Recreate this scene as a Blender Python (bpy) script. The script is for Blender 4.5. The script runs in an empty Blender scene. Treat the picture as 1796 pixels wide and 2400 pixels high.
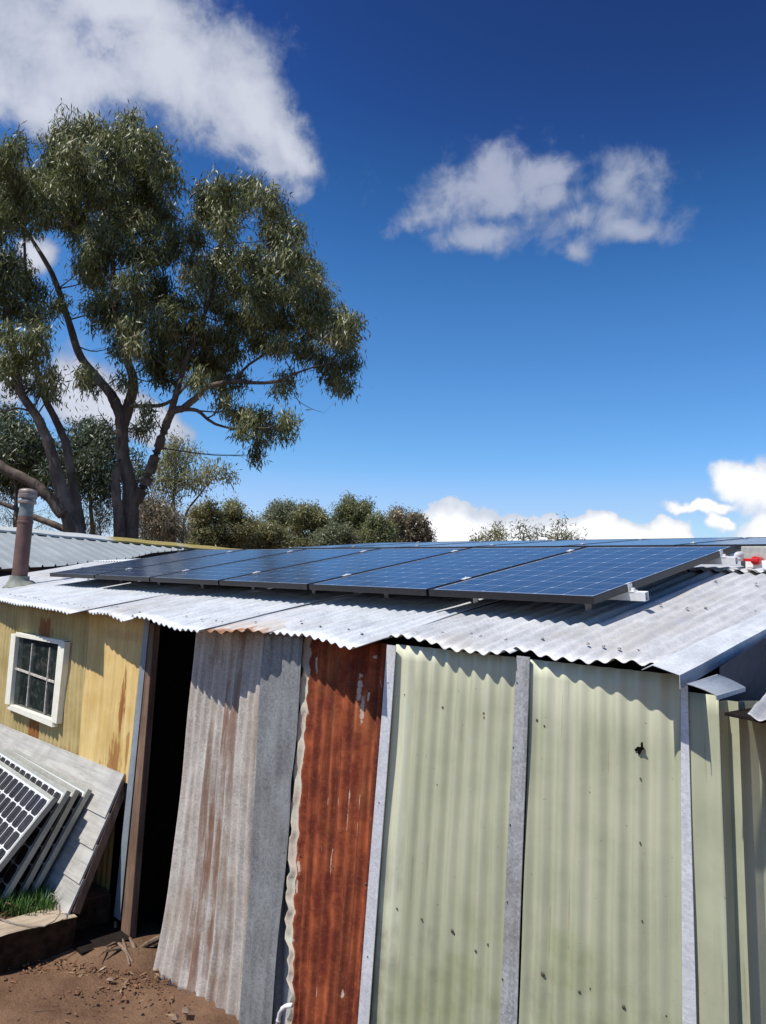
import bpy, math, random
import numpy as np
from mathutils import Vector, Matrix
rng = np.random.default_rng(7)
random.seed(7)
sc = bpy.context.scene
COL = sc.collection
# ------------------------------------------------------------------ camera
FPX = 1817.6
YAW, PIT, ROL, PHI = (math.radians(a) for a in (44.839, 6.1785, 3.1089, 12.636))
s_, c_ = math.sin(YAW), math.cos(YAW)
H = 2.30
C = np.array([-(.96794*s_ - 3.51012*c_), -(.96794*c_ + 3.51012*s_), H])
Mc = np.array([[s_, -c_, 0], [c_, s_, 0], [0, 0, 1.]])
fw = np.array([0, math.cos(PIT), math.sin(PIT)]); rt = np.array([1., 0, 0]); up = np.cross(rt, fw)
Rv = Mc @ (math.cos(ROL)*rt + math.sin(ROL)*up)
Uv = Mc @ (-math.sin(ROL)*rt + math.cos(ROL)*up)
Fv = Mc @ fw
def ray(px, py): return Fv*FPX + Rv*(px-898) - Uv*(py-1200)
def at_plane(px, py, p0, n):
    d = ray(px, py); return C + d*(((np.asarray(p0)-C) @ n)/(d @ n))
def atY(px, py, Y): return at_plane(px, py, (0, Y, 0), np.array([0, 1., 0]))
def atX(px, py, X): return at_plane(px, py, (X, 0, 0), np.array([1., 0, 0]))
def atZ(px, py, Z): return at_plane(px, py, (0, 0, Z), np.array([0, 0, 1.]))
def depth(px, py, Z): return C + ray(px, py)/FPX*Z
PZ = H + .0488
ROFF = .14
RN = np.array([0, -math.sin(PHI), math.cos(PHI)])
def onroof(px, py, off=ROFF): return at_plane(px, py, np.array([0, 0, PZ]) - RN*off, RN)
def zroof(Y, off=ROFF): return PZ + Y*math.tan(PHI) - off/math.cos(PHI)

cam = bpy.data.cameras.new("camera"); camo = bpy.data.objects.new("camera", cam); COL.objects.link(camo)
cam.sensor_fit = 'VERTICAL'; cam.sensor_height = 24; cam.sensor_width = 18
cam.lens = FPX/2400*24; cam.clip_end = 5000; cam.clip_start = .05
mw = Matrix.Identity(4)
for i in range(3):
    mw[i][0], mw[i][1], mw[i][2], mw[i][3] = Rv[i], Uv[i], -Fv[i], C[i]
camo.matrix_world = mw
sc.camera = camo
sc.view_settings.view_transform = 'Standard'; sc.view_settings.look = 'None'
sc.view_settings.exposure = .45; sc.view_settings.gamma = 1
# ------------------------------------------------------------------ helpers
def tag(o, label=None, cat=None, group=None, kind=None):
    if label: o['label'] = label
    if cat: o['category'] = cat
    if group: o['group'] = group
    if kind: o['kind'] = kind
    return o
def thing(name, label, cat, loc=(0, 0, 0), group=None, kind=None):
    o = bpy.data.objects.new(name, None); COL.objects.link(o); o.location = [float(x) for x in loc]
    o.empty_display_size = .1
    return tag(o, label, cat, group, kind)
def root_loc(p):
    while p.parent: p = p.parent
    return np.array(p.location)
def mk(name, V, F, mat, parent=None, uv=None, smooth=False, attr=None):
    """one mesh object; V in world coordinates (local ones of the thing when it has just been made at its base)"""
    V = np.asarray(V, float)
    if parent is not None: V = V - root_loc(parent)
    me = bpy.data.meshes.new(name)
    F = np.asarray(F) if not isinstance(F, np.ndarray) and len(set(len(f) for f in F)) == 1 else F
    if isinstance(F, np.ndarray):
        n, k = F.shape
        me.vertices.add(len(V)); me.vertices.foreach_set('co', V.astype(np.float32).ravel())
        me.loops.add(n*k); me.loops.foreach_set('vertex_index', F.astype(np.int32).ravel())
        me.polygons.add(n); me.polygons.foreach_set('loop_start', np.arange(0, n*k, k, dtype=np.int32))
        me.update(calc_edges=True)
    else:
        me.from_pydata(V.tolist(), [], [list(map(int, f)) for f in F])
    if uv is not None:
        l = me.uv_layers.new(name='UVMap')
        vi = np.empty(len(me.loops), np.int32); me.loops.foreach_get('vertex_index', vi)
        l.data.foreach_set('uv', np.asarray(uv, np.float32)[vi].ravel())
    if attr is not None:
        a = me.attributes.new('tint', 'FLOAT', 'POINT'); a.data.foreach_set('value', np.asarray(attr, np.float32))
    me.polygons.foreach_set('use_smooth', np.full(len(me.polygons), bool(smooth)))
    me.materials.append(mat); me.validate()
    o = bpy.data.objects.new(name, me); COL.objects.link(o)
    if parent is not None: o.parent = parent
    return o
class G:
    """geometry collector"""
    def __init__(s): s.V = []; s.F = []; s.n = 0
    def add(s, V, F):
        V = np.asarray(V, float); s.V.append(V); s.F += [tuple(int(i)+s.n for i in f) for f in F]; s.n += len(V); return s
    def hexa(s, P):   # 8 points: bottom loop then top loop
        return s.add(P, [(3, 2, 1, 0), (4, 5, 6, 7), (0, 1, 5, 4), (1, 2, 6, 5), (2, 3, 7, 6), (3, 0, 4, 7)])
    def box(s, a, b):
        x0, y0, z0 = np.minimum(a, b); x1, y1, z1 = np.maximum(a, b)
        return s.hexa([(x0, y0, z0), (x1, y0, z0), (x1, y1, z0), (x0, y1, z0), (x0, y0, z1), (x1, y0, z1), (x1, y1, z1), (x0, y1, z1)])
    def bar(s, p, q, w, h, upv=(0, 0, 1)):   # rectangular bar p->q
        p, q = np.asarray(p, float), np.asarray(q, float); d = q-p; d /= np.linalg.norm(d)
        u = np.asarray(upv, float); a = np.cross(d, u); a /= np.linalg.norm(a); b = np.cross(a, d)
        a *= w/2; b *= h/2
        return s.hexa([p-a-b, p+a-b, p+a+b, p-a+b, q-a-b, q+a-b, q+a+b, q-a+b])
    def tube(s, P, R, k=8, cap=True, wob=0):
        P = np.asarray(P, float); n = len(P); R = np.broadcast_to(np.asarray(R, float), (n,))
        V = []; T = np.gradient(P, axis=0); ref = np.array([.3, .2, .93])
        for i in range(n):
            t = T[i]/(np.linalg.norm(T[i])+1e-9); a = np.cross(t, ref)
            if np.linalg.norm(a) < .1: a = np.cross(t, (1, 0, 0))
            a /= np.linalg.norm(a); b = np.cross(t, a)
            for j in range(k):
                th = 2*math.pi*j/k; r = R[i]*(1+wob*math.sin(j*2.4+i*1.1)*.5 + wob*random.uniform(-.5, .5))
                V.append(P[i]+r*(math.cos(th)*a+math.sin(th)*b))
        F = [(i*k+j, i*k+(j+1) % k, (i+1)*k+(j+1) % k, (i+1)*k+j) for i in range(n-1) for j in range(k)]
        if cap: F += [tuple(range(k-1, -1, -1)), tuple(range((n-1)*k, n*k))]
        return s.add(V, F)
    def lathe(s, prof, c, k=24, axis=None):   # prof: (r, h)
        V = []
        for r, h in prof:
            for j in range(k):
                th = 2*math.pi*j/k; V.append((c[0]+r*math.cos(th), c[1]+r*math.sin(th), c[2]+h))
        n = len(prof)
        F = [(i*k+j, i*k+(j+1) % k, (i+1)*k+(j+1) % k, (i+1)*k+j) for i in range(n-1) for j in range(k)]
        F += [tuple(range(k-1, -1, -1)), tuple(range((n-1)*k, n*k))]
        return s.add(V, F)
    def build(s, name, mat, parent=None, smooth=False, bevel=0):
        o = mk(name, np.concatenate(s.V), s.F, mat, parent, smooth=smooth)
        if bevel:
            m = o.modifiers.new('edge', 'BEVEL'); m.width = bevel; m.segments = 2; m.limit_method = 'ANGLE'
        return o
def copy_tree(o, parent=None):
    c = o.copy(); COL.objects.link(c)
    if parent: c.parent = parent
    for ch in o.children: copy_tree(ch, c)
    return c
# ------------------------------------------------------------------ material helper
class N:
    def __init__(s, name):
        s.m = bpy.data.materials.new(name); s.m.use_nodes = True; s.t = s.m.node_tree; s.t.nodes.clear()
        s.out = s.t.nodes.new('ShaderNodeOutputMaterial')
    def n(s, typ, **kw):
        o = s.t.nodes.new(typ)
        for k, v in kw.items():
            if k.startswith('i_'):
                key = k[2:]; key = int(key) if key.isdigit() else key.replace('_', ' ')
                s.put(o.inputs[key], v)
            else: setattr(o, k, v)
        return o
    def put(s, sock, v):
        if isinstance(v, bpy.types.NodeSocket): s.t.links.new(v, sock)
        else:
            if sock.type == 'RGBA' and not hasattr(v, '__len__'): v = (v, v, v, 1)
            if sock.type == 'RGBA' and len(v) == 3: v = (*v, 1)
            sock.default_value = v
    def math(s, op, a, b=0., c=None, clamp=False):
        o = s.n('ShaderNodeMath', operation=op, use_clamp=clamp); s.put(o.inputs[0], a); s.put(o.inputs[1], b)
        if c is not None: s.put(o.inputs[2], c)
        return o.outputs[0]
    def mix(s, fac, a, b, blend='MIX'):
        o = s.n('ShaderNodeMix', data_type='RGBA', blend_type=blend); s.put(o.inputs[0], fac); s.put(o.inputs[6], a); s.put(o.inputs[7], b); return o.outputs[2]
    def ramp(s, fac, lo, hi):
        o = s.n('ShaderNodeMapRange', interpolation_type='SMOOTHSTEP'); s.put(o.inputs[0], fac); s.put(o.inputs[1], lo); s.put(o.inputs[2], hi); return o.outputs[0]
    def coord(s, kind='UV', scale=(1, 1, 1), loc=(0, 0, 0)):
        t = s.n('ShaderNodeTexCoord'); m = s.n('ShaderNodeMapping'); m.inputs['Scale'].default_value = scale; m.inputs['Location'].default_value = loc
        s.t.links.new(t.outputs[kind], m.inputs[0]); return m.outputs[0]
    def noise(s, vec, scale, detail=4, rough=.55, dist=0):
        o = s.n('ShaderNodeTexNoise'); s.put(o.inputs['Vector'], vec); s.put(o.inputs['Scale'], scale); s.put(o.inputs['Detail'], detail); s.put(o.inputs['Roughness'], rough); s.put(o.inputs['Distortion'], dist); return o.outputs[0]
    def sep(s, vec):
        o = s.n('ShaderNodeSeparateXYZ'); s.put(o.inputs[0], vec); return o.outputs
    def bsdf(s, col, rough=.6, metal=0., spec=.5, bump=None, bs=.3, bd=.01, **kw):
        b = s.n('ShaderNodeBsdfPrincipled'); s.put(b.inputs['Base Color'], col); s.put(b.inputs['Roughness'], rough); s.put(b.inputs['Metallic'], metal); s.put(b.inputs['Specular IOR Level'], spec)
        for k, v in kw.items(): s.put(b.inputs[k.replace('_', ' ')], v)
        if bump is not None:
            bn = s.n('ShaderNodeBump'); s.put(bn.inputs['Height'], bump); s.put(bn.inputs['Strength'], bs); s.put(bn.inputs['Distance'], bd); s.t.links.new(bn.outputs[0], b.inputs['Normal'])
        s.t.links.new(b.outputs[0], s.out.inputs[0]); return s.m
def plain(name, col, rough=.6, metal=0., spec=.5, var=.25, scale=30):
    k = N(name); v = k.coord('Object'); n = k.noise(v, scale, 5)
    c = k.mix(k.ramp(n, .3, .7), tuple(x*(1-var) for x in col), tuple(min(1, x*(1+var)) for x in col))
    return k.bsdf(c, rough, metal, spec)
def m_galv(name, c1, c2, dirt, streak=1.0, metal=.35, rough=.5, seed=0., rust=0., dirtamt=.5, spangle=.35):
    """galvanised sheet, UV in metres: u across, v along the flutes"""
    k = N(name); uv = k.coord('UV', loc=(seed, seed*1.7, 0)); st = k.coord('UV', (26, 1.2, 1), (seed, seed, 0)); bl = k.coord('UV', (3, 1.6, 1), (seed*2, 0, 0))
    sp = k.n('ShaderNodeTexVoronoi'); k.put(sp.inputs['Vector'], uv); k.put(sp.inputs['Scale'], 120.)
    spv = k.sep(sp.outputs['Color'])[0]
    n1 = k.noise(uv, 5., 8, .68); n2 = k.noise(st, 1., 6, .6); n3 = k.noise(bl, 1., 5, .6); n4 = k.noise(uv, 160., 3, .7)
    c = k.mix(k.ramp(n1, .3, .7), c1, c2)
    c = k.mix(k.math('MULTIPLY', k.ramp(n2, .45, .75), streak*.6), c, tuple(x*.62 for x in c1))
    c = k.mix(k.math('MULTIPLY', k.ramp(n2, .5, .25), streak*.3), c, tuple(min(1, x*1.2) for x in c2))
    c = k.mix(k.math('MULTIPLY', k.ramp(spv, .55, .95), spangle), c, tuple(x*.66 for x in c1))
    c = k.mix(k.math('MULTIPLY', k.ramp(spv, .4, .05), spangle), c, tuple(min(1, x*1.18) for x in c2))
    c = k.mix(k.math('MULTIPLY', k.ramp(n3, .45, .75), dirtamt), c, dirt)
    c = k.mix(k.math('MULTIPLY', k.ramp(n4, .56, .70), .5), c, tuple(x*.45 for x in dirt))
    if rust:
        r = k.ramp(k.math('ADD', k.noise(k.coord('UV', (16, 1.0, 1), (seed*3, 2, 0)), 1., 6, .65), k.math('MULTIPLY', k.noise(uv, 2.2, 4), .55)), .92-.3*rust, 1.12-.3*rust)
        mid_ = k.ramp(k.math('ABSOLUTE', k.math('SUBTRACT', k.sep(k.coord('UV'))[0], .36)), .26, .05)
        r = k.math('MULTIPLY', r, k.math('MULTIPLY_ADD', mid_, .75, .25))
        c = k.mix(k.math('MULTIPLY', r, .85), c, k.mix(n1, (.12, .05, .025), (.25, .12, .06)))
    return k, c, n1, uv
# ------------------------------------------------------------------ world
SUN = Vector((.12, .60, -1.)).normalized()
def world():
    w = bpy.data.worlds.new("World"); sc.world = w; w.use_nodes = True
    k = N.__new__(N); k.t = w.node_tree; k.t.nodes.clear()
    out = k.n('ShaderNodeOutputWorld'); bg = k.n('ShaderNodeBackground')
    sky = k.n('ShaderNodeTexSky', sky_type='NISHITA', sun_disc=False)
    sky.sun_elevation = math.asin(-SUN.z); sky.sun_rotation = math.atan2(-SUN.x, -SUN.y) % (2*math.pi)
    sky.altitude = 400; sky.air_density = 1.15; sky.dust_density = .15; sky.ozone_density = 3.0
    tc = k.n('ShaderNodeTexCoord'); d = tc.outputs['Generated']
    nrm = k.n('ShaderNodeVectorMath', operation='NORMALIZE'); k.put(nrm.inputs[0], d); d = nrm.outputs[0]
    hs = k.n('ShaderNodeHueSaturation'); k.put(hs.inputs['Saturation'], 1.08); k.put(hs.inputs['Value'], SKYV); k.put(hs.inputs['Hue'], .502); k.put(hs.inputs['Color'], sky.outputs[0])
    gm = k.n('ShaderNodeGamma'); k.put(gm.inputs['Color'], hs.outputs[0]); k.put(gm.inputs['Gamma'], 2.025)
    deep = k.mix(1., gm.outputs[0], (.232, .196, .178), 'MULTIPLY')
    cvn = k.n('ShaderNodeRGBCurve'); pre = k.n('ShaderNodeVectorMath', operation='SCALE'); k.put(pre.inputs[0], deep); k.put(pre.inputs['Scale'], .1366)
    for ci, pts in enumerate((((.0185, .0155), (.03, .032), (.05, .066), (.226, .235), (.30, .32), (.6, .47)), ((.058, .052), (.09, .125), (.15, .228), (.515, .525), (.64, .585), (.85, .66)), ((.227, .205), (.27, .285), (.43, .54), (.97, .955)))):
        cvn.mapping.curves[ci].points[-1].location = (1., (.60, .74, .97)[ci])
        for p in pts: cvn.mapping.curves[ci].points.new(*p)
    cvn.mapping.update(); mn_ = k.n('ShaderNodeVectorMath', operation='MINIMUM'); k.put(mn_.inputs[0], pre.outputs[0]); k.put(mn_.inputs[1], (1., 1., 1.)); k.put(cvn.inputs['Color'], mn_.outputs[0])
    post_ = k.n('ShaderNodeVectorMath', operation='SCALE'); k.put(post_.inputs[0], cvn.outputs[0]); k.put(post_.inputs['Scale'], 1/.1366); deep = post_.outputs[0]
    # fluffy cumulus: soft lobes in direction space broken up by fractal noise
    wn = k.n('ShaderNodeTexNoise'); k.put(wn.inputs['Vector'], d); k.put(wn.inputs['Scale'], 5.5); k.put(wn.inputs['Detail'], 5.)
    wo = k.n('ShaderNodeVectorMath', operation='SUBTRACT'); k.put(wo.inputs[0], wn.outputs['Color']); k.put(wo.inputs[1], (.5, .5, .5))
    ws = k.n('ShaderNodeVectorMath', operation='SCALE'); k.put(ws.inputs[0], wo.outputs[0]); k.put(ws.inputs['Scale'], .17)
    dd = k.n('ShaderNodeVectorMath', operation='ADD'); k.put(dd.inputs[0], d); k.put(dd.inputs[1], ws.outputs[0]); dw = dd.outputs[0]
    w2 = k.n('ShaderNodeTexNoise'); k.put(w2.inputs['Vector'], d); k.put(w2.inputs['Scale'], 22.); k.put(w2.inputs['Detail'], 4.)
    wo2 = k.n('ShaderNodeVectorMath', operation='SUBTRACT'); k.put(wo2.inputs[0], w2.outputs['Color']); k.put(wo2.inputs[1], (.5, .5, .5))
    ws2 = k.n('ShaderNodeVectorMath', operation='SCALE'); k.put(ws2.inputs[0], wo2.outputs[0]); k.put(ws2.inputs['Scale'], .05)
    dd2 = k.n('ShaderNodeVectorMath', operation='ADD'); k.put(dd2.inputs[0], d); k.put(dd2.inputs[1], ws2.outputs[0]); dw2 = dd2.outputs[0]
    f1 = k.noise(d, 9., 9, .58, .25); f2 = k.noise(d, 24., 6, .6, .3); fl = k.noise(d, 4., 3, .5)
    def lobe(px, py, rx, ry, ang=0., dw=dw):
        c = ray(px, py); c = c/np.linalg.norm(c)
        a = math.radians(ang)
        ex = Rv*math.cos(a) - Uv*math.sin(a); ey = Rv*math.sin(a) + Uv*math.cos(a)
        ex = ex-c*(ex@c); ex /= np.linalg.norm(ex); ey = ey-c*(ey@c); ey /= np.linalg.norm(ey)
        zz = math.hypot(px-898, py-1200, FPX)
        v1 = k.n('ShaderNodeVectorMath', operation='DOT_PRODUCT'); k.put(v1.inputs[0], dw); k.put(v1.inputs[1], tuple(ex/(rx/zz)))
        v2 = k.n('ShaderNodeVectorMath', operation='DOT_PRODUCT'); k.put(v2.inputs[0], dw); k.put(v2.inputs[1], tuple(ey/(ry/zz)))
        v3 = k.n('ShaderNodeVectorMath', operation='DOT_PRODUCT'); k.put(v3.inputs[0], d); k.put(v3.inputs[1], tuple(c))
        q = k.math('SQRT', k.math('ADD', k.math('MULTIPLY', v1.outputs['Value'], v1.outputs['Value']), k.math('MULTIPLY', v2.outputs['Value'], v2.outputs['Value'])))
        m = k.math('SUBTRACT', 1., q)
        return k.math('MINIMUM', m, k.math('MULTIPLY', v3.outputs['Value'], 9.))
    def cluster(L, dw=dw):
        o = None
        for l in L:
            m = lobe(*l, dw=dw); o = m if o is None else k.math('SMOOTH_MAX', o, m, .25)
        return o
    col = deep
    def layer(col, mask, lo, hi, amp1, amp2, thick, bright, shade):
        dens = k.math('ADD', mask, k.math('ADD', k.math('MULTIPLY', k.math('SUBTRACT', f1, .5), amp1), k.math('MULTIPLY', k.math('SUBTRACT', f2, .5), amp2)))
        a = k.math('MULTIPLY', k.ramp(dens, lo, hi), thick)
        inner = k.ramp(k.math('ADD', dens, k.math('MULTIPLY', k.math('SUBTRACT', fl, .5), 1.2)), lo, hi+.45)
        cc = k.mix(inner, shade, bright)
        return k.mix(a, col, cc)
    big = cluster([(120, 110, 460, 230, 20), (420, 200, 360, 200, 35), (560, 240, 250, 215, 50), (640, 340, 185, 130, 50), (695, 390, 95, 65, 40), (60, 190, 300, 150, 10), (330, 60, 300, 120, 20)])
    col = layer(col, big, .09, .58, 1.5, .85, .92, CB1, CS1)
    mid = cluster([(1270, 480, 150, 80, 0), (1110, 425, 210, 105, -8), (990, 475, 130, 50, -10), (1330, 545, 260, 95, 5), (1230, 400, 150, 75, 0), (1440, 430, 170, 120, 30), (1480, 570, 120, 50, 10), (1350, 610, 90, 45, 25), (1080, 545, 150, 60, 15)])
    col = layer(col, mid, .04, .90, 1.25, 1.7, .82, CB2, CS1)
    low = cluster([(1090, 1262, 150, 82), (1000, 1285, 80, 80), (1190, 1278, 130, 92), (1280, 1290, 120, 72), (1400, 1262, 80, 66), (1330, 1280, 120, 66), (1470, 1275, 100, 66), (1560, 1275, 90, 74), (1620, 1300, 90, 40)], dw2)
    col = layer(col, low, .0, .10, .38, .42, 1., CB3, CS3)
    rgt = cluster([(1740, 1120, 95, 58), (1815, 1150, 120, 95, 20), (1650, 1178, 110, 20), (1830, 1250, 110, 55), (1690, 1215, 50, 24, 45)], dw2)
    col = layer(col, rgt, .0, .42, .75, .7, 1., CB3, CS3)
    lft = cluster([(190, 900, 100, 140, 20), (330, 1010, 110, 60, 20), (230, 960, 120, 80), (40, 600, 60, 50), (20, 860, 90, 90), (-150, 950, 200, 160)])
    col = layer(col, lft, .02, .45, .8, .3, .95, CB1, CS1)
    beh = cluster([(4200, 900, 900, 300), (-2600, 1100, 700, 300)])
    k.put(bg.inputs['Color'], col); k.put(bg.inputs['Strength'], .1)
    k.t.links.new(bg.outputs[0], out.inputs[0])
SKYV = 1.0
CB1, CS1 = (5.0, 5.2, 5.9), (2.2, 2.6, 3.6)
CB2 = (3.6, 3.85, 4.8)
CB3, CS3 = (8.0, 8.1, 8.4), (4.6, 5.0, 5.8)
world()
sl = bpy.data.lights.new("sun", 'SUN'); sl.energy = 4.2; sl.angle = math.radians(.53); sl.color = (1, .955, .88)
so = bpy.data.objects.new("sun", sl); COL.objects.link(so); so.rotation_euler = SUN.to_track_quat('-Z', 'Y').to_euler(); so.location = (-2, -8, 12)

# ------------------------------------------------------------------ materials
def finish_galv(t, rough=.48, metal=.35, bs=.15):
    k, c, n1, uv = t
    return k.bsdf(c, k.math('MULTIPLY_ADD', n1, .3, rough-.15), metal, .5, bump=k.noise(uv, 12., 5), bs=bs, bd=.006)
ROOFM = [finish_galv(m_galv('galvanised_roof_%s' % w, a, b, dd, .6, .3, seed=i*3.1+.5, dirtamt=q, spangle=.22), .55, .08) for i, (w, a, b, dd, q) in enumerate([
    ('bright', (.44, .465, .485), (.60, .625, .645), (.46, .44, .41), .45), ('pale', (.40, .41, .42), (.56, .57, .58), (.42, .385, .335), .55), ('dull', (.40, .405, .41), (.56, .56, .56), (.40, .355, .295), .6)])]
SHEET_RUSTY = finish_galv(m_galv('galvanised_rust_streaked', (.41, .375, .33), (.60, .55, .49), (.29, .215, .15), 1.6, seed=2.2, rust=.80, dirtamt=.55), .6, .15)
SHEET_BLUE = finish_galv(m_galv('galvanised_blue_grey', (.195, .203, .205), (.285, .295, .298), (.22, .21, .195), .7, seed=4.4, dirtamt=.35, spangle=.5), .5, .3)
SHEET_PALE = finish_galv(m_galv('galvanised_pale', (.40, .41, .41), (.52, .52, .52), (.35, .31, .27), .8, seed=6.1, dirtamt=.4), .55, .2)
STRIP = finish_galv(m_galv('galvanised_strip', (.52, .53, .56), (.66, .67, .69), (.42, .40, .38), .5, seed=7.7, dirtamt=.35, spangle=.3), .5, .25)
STRIP_DIRTY = finish_galv(m_galv('galvanised_strip_weathered', (.28, .28, .285), (.42, .42, .425), (.15, .135, .115), 1.2, seed=9.9, dirtamt=.75, spangle=.4), .6, .2)
STRIP_BLUE = finish_galv(m_galv('flashing_blue_grey', (.215, .25, .275), (.30, .335, .36), (.26, .26, .26), .6, seed=1.9, dirtamt=.3, spangle=.2), .5, .2)
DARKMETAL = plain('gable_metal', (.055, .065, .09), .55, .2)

def m_green(name, seed, fade):
    k = N(name); uv = k.coord('UV', loc=(seed, 0, 0)); raw = k.sep(k.coord('UV')); st = k.coord('UV', (22, .5, 1), (seed, seed, 0)); st2 = k.coord('UV', (70, 1.1, 1), (seed, seed, 0))
    n1 = k.noise(uv, 3., 6, .6); n2 = k.noise(st, 1., 5, .6); n3 = k.noise(uv, 22., 5, .7); n4 = k.noise(st2, 1., 4, .6)
    base = k.mix(k.ramp(n1, .3, .7), (.325, .335, .225), (.41, .415, .285))
    base = k.mix(k.math('MULTIPLY', k.ramp(n2, .4, .7), .45), base, (.49, .485, .36))
    base = k.mix(k.math('MULTIPLY', k.ramp(n4, .5, .8), .25), base, (.27, .27, .165))
    # band near the top and left that kept its pale chalky paint
    edge = k.math('ADD', k.math('MULTIPLY', raw[1], 1.), k.math('MULTIPLY', k.noise(st, .8, 3), .35))
    pale = k.ramp(edge, fade+.25, fade+.02)
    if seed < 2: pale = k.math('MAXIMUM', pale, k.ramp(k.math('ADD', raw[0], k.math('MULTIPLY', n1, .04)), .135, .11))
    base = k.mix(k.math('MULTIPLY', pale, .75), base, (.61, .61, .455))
    # grime and algae low down
    low = k.ramp(k.math('ADD', raw[1], k.math('MULTIPLY', n1, .8)), 1.15, 1.9)
    base = k.mix(k.math('MULTIPLY', low, k.ramp(n1, .3, .75)), base, (.245, .262, .145))
    sm = k.ramp(k.noise(k.coord('UV', (4, 2.2, 1), (seed*5, 1, 0)), 1., 6, .65), .47, .74)
    base = k.mix(k.math('MULTIPLY', k.math('MULTIPLY', sm, k.ramp(raw[1], .7, 1.35)), .8), base, (.20, .195, .15))
    base = k.mix(k.math('MULTIPLY', k.ramp(n3, .66, .76), .5), base, (.16, .15, .10))
    dr = k.noise(k.coord('UV', (60, 2.4, 1), (seed*2, 4, 0)), 1., 3, .5); base = k.mix(k.math('MULTIPLY', k.ramp(dr, .66, .74), .45), base, (.24, .20, .125))
    sp = k.noise(uv, 55., 2, .5); base = k.mix(k.math('MULTIPLY', k.ramp(sp, .72, .76), .6), base, (.10, .08, .06))
    return k.bsdf(base, .55, 0., .35, bump=k.noise(uv, 9., 4), bs=.12, bd=.01)
GREEN1 = m_green('sage_paint_faded', .7, .16)
GREEN2 = m_green('sage_paint', 2.6, .22)
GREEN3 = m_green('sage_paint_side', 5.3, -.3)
def m_yellow(name, seed, base1, base2, rusty, masks):
    k = N(name); uv = k.coord('UV', loc=(seed, 0, 0)); raw = k.sep(k.coord('UV')); st = k.coord('UV', (24, .8, 1), (seed, seed, 0))
    n1 = k.noise(uv, 4., 6, .6); n2 = k.noise(st, 1., 6, .62); n3 = k.noise(k.coord('UV', (30, 4, 1), (seed, 0, 0)), 1., 5, .7)
    c = k.mix(k.ramp(n1, .3, .7), base1, base2)
    c = k.mix(k.math('MULTIPLY', k.ramp(n2, .4, .75), .5), c, tuple(x*.72 for x in base1))
    c = k.mix(k.math('MULTIPLY', k.ramp(n2, .5, .25), .35), c, tuple(min(1, x*1.15) for x in base2))
    rc = k.mix(n3, (.16, .045, .012), (.40, .18, .045))
    for (u, v, ru, rv, amp) in masks:
        q = k.math('SQRT', k.math('ADD', k.math('POWER', k.math('DIVIDE', k.math('SUBTRACT', raw[0], u), ru), 2.), k.math('POWER', k.math('DIVIDE', k.math('SUBTRACT', raw[1], v), rv), 2.)))
        m = k.ramp(k.math('SUBTRACT', k.math('ADD', k.math('MULTIPLY', n3, 2.4), k.math('MULTIPLY', n1, .5)), q), .62, .95)
        c = k.mix(k.math('MULTIPLY', m, amp), c, rc)
    g = k.noise(uv, 60., 3, .6); c = k.mix(k.math('MULTIPLY', k.ramp(g, .68, .75), .5), c, (.15, .07, .03))
    return k.bsdf(c, .6, 0., .35, bump=k.noise(uv, 10., 4), bs=.1, bd=.008)
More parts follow.
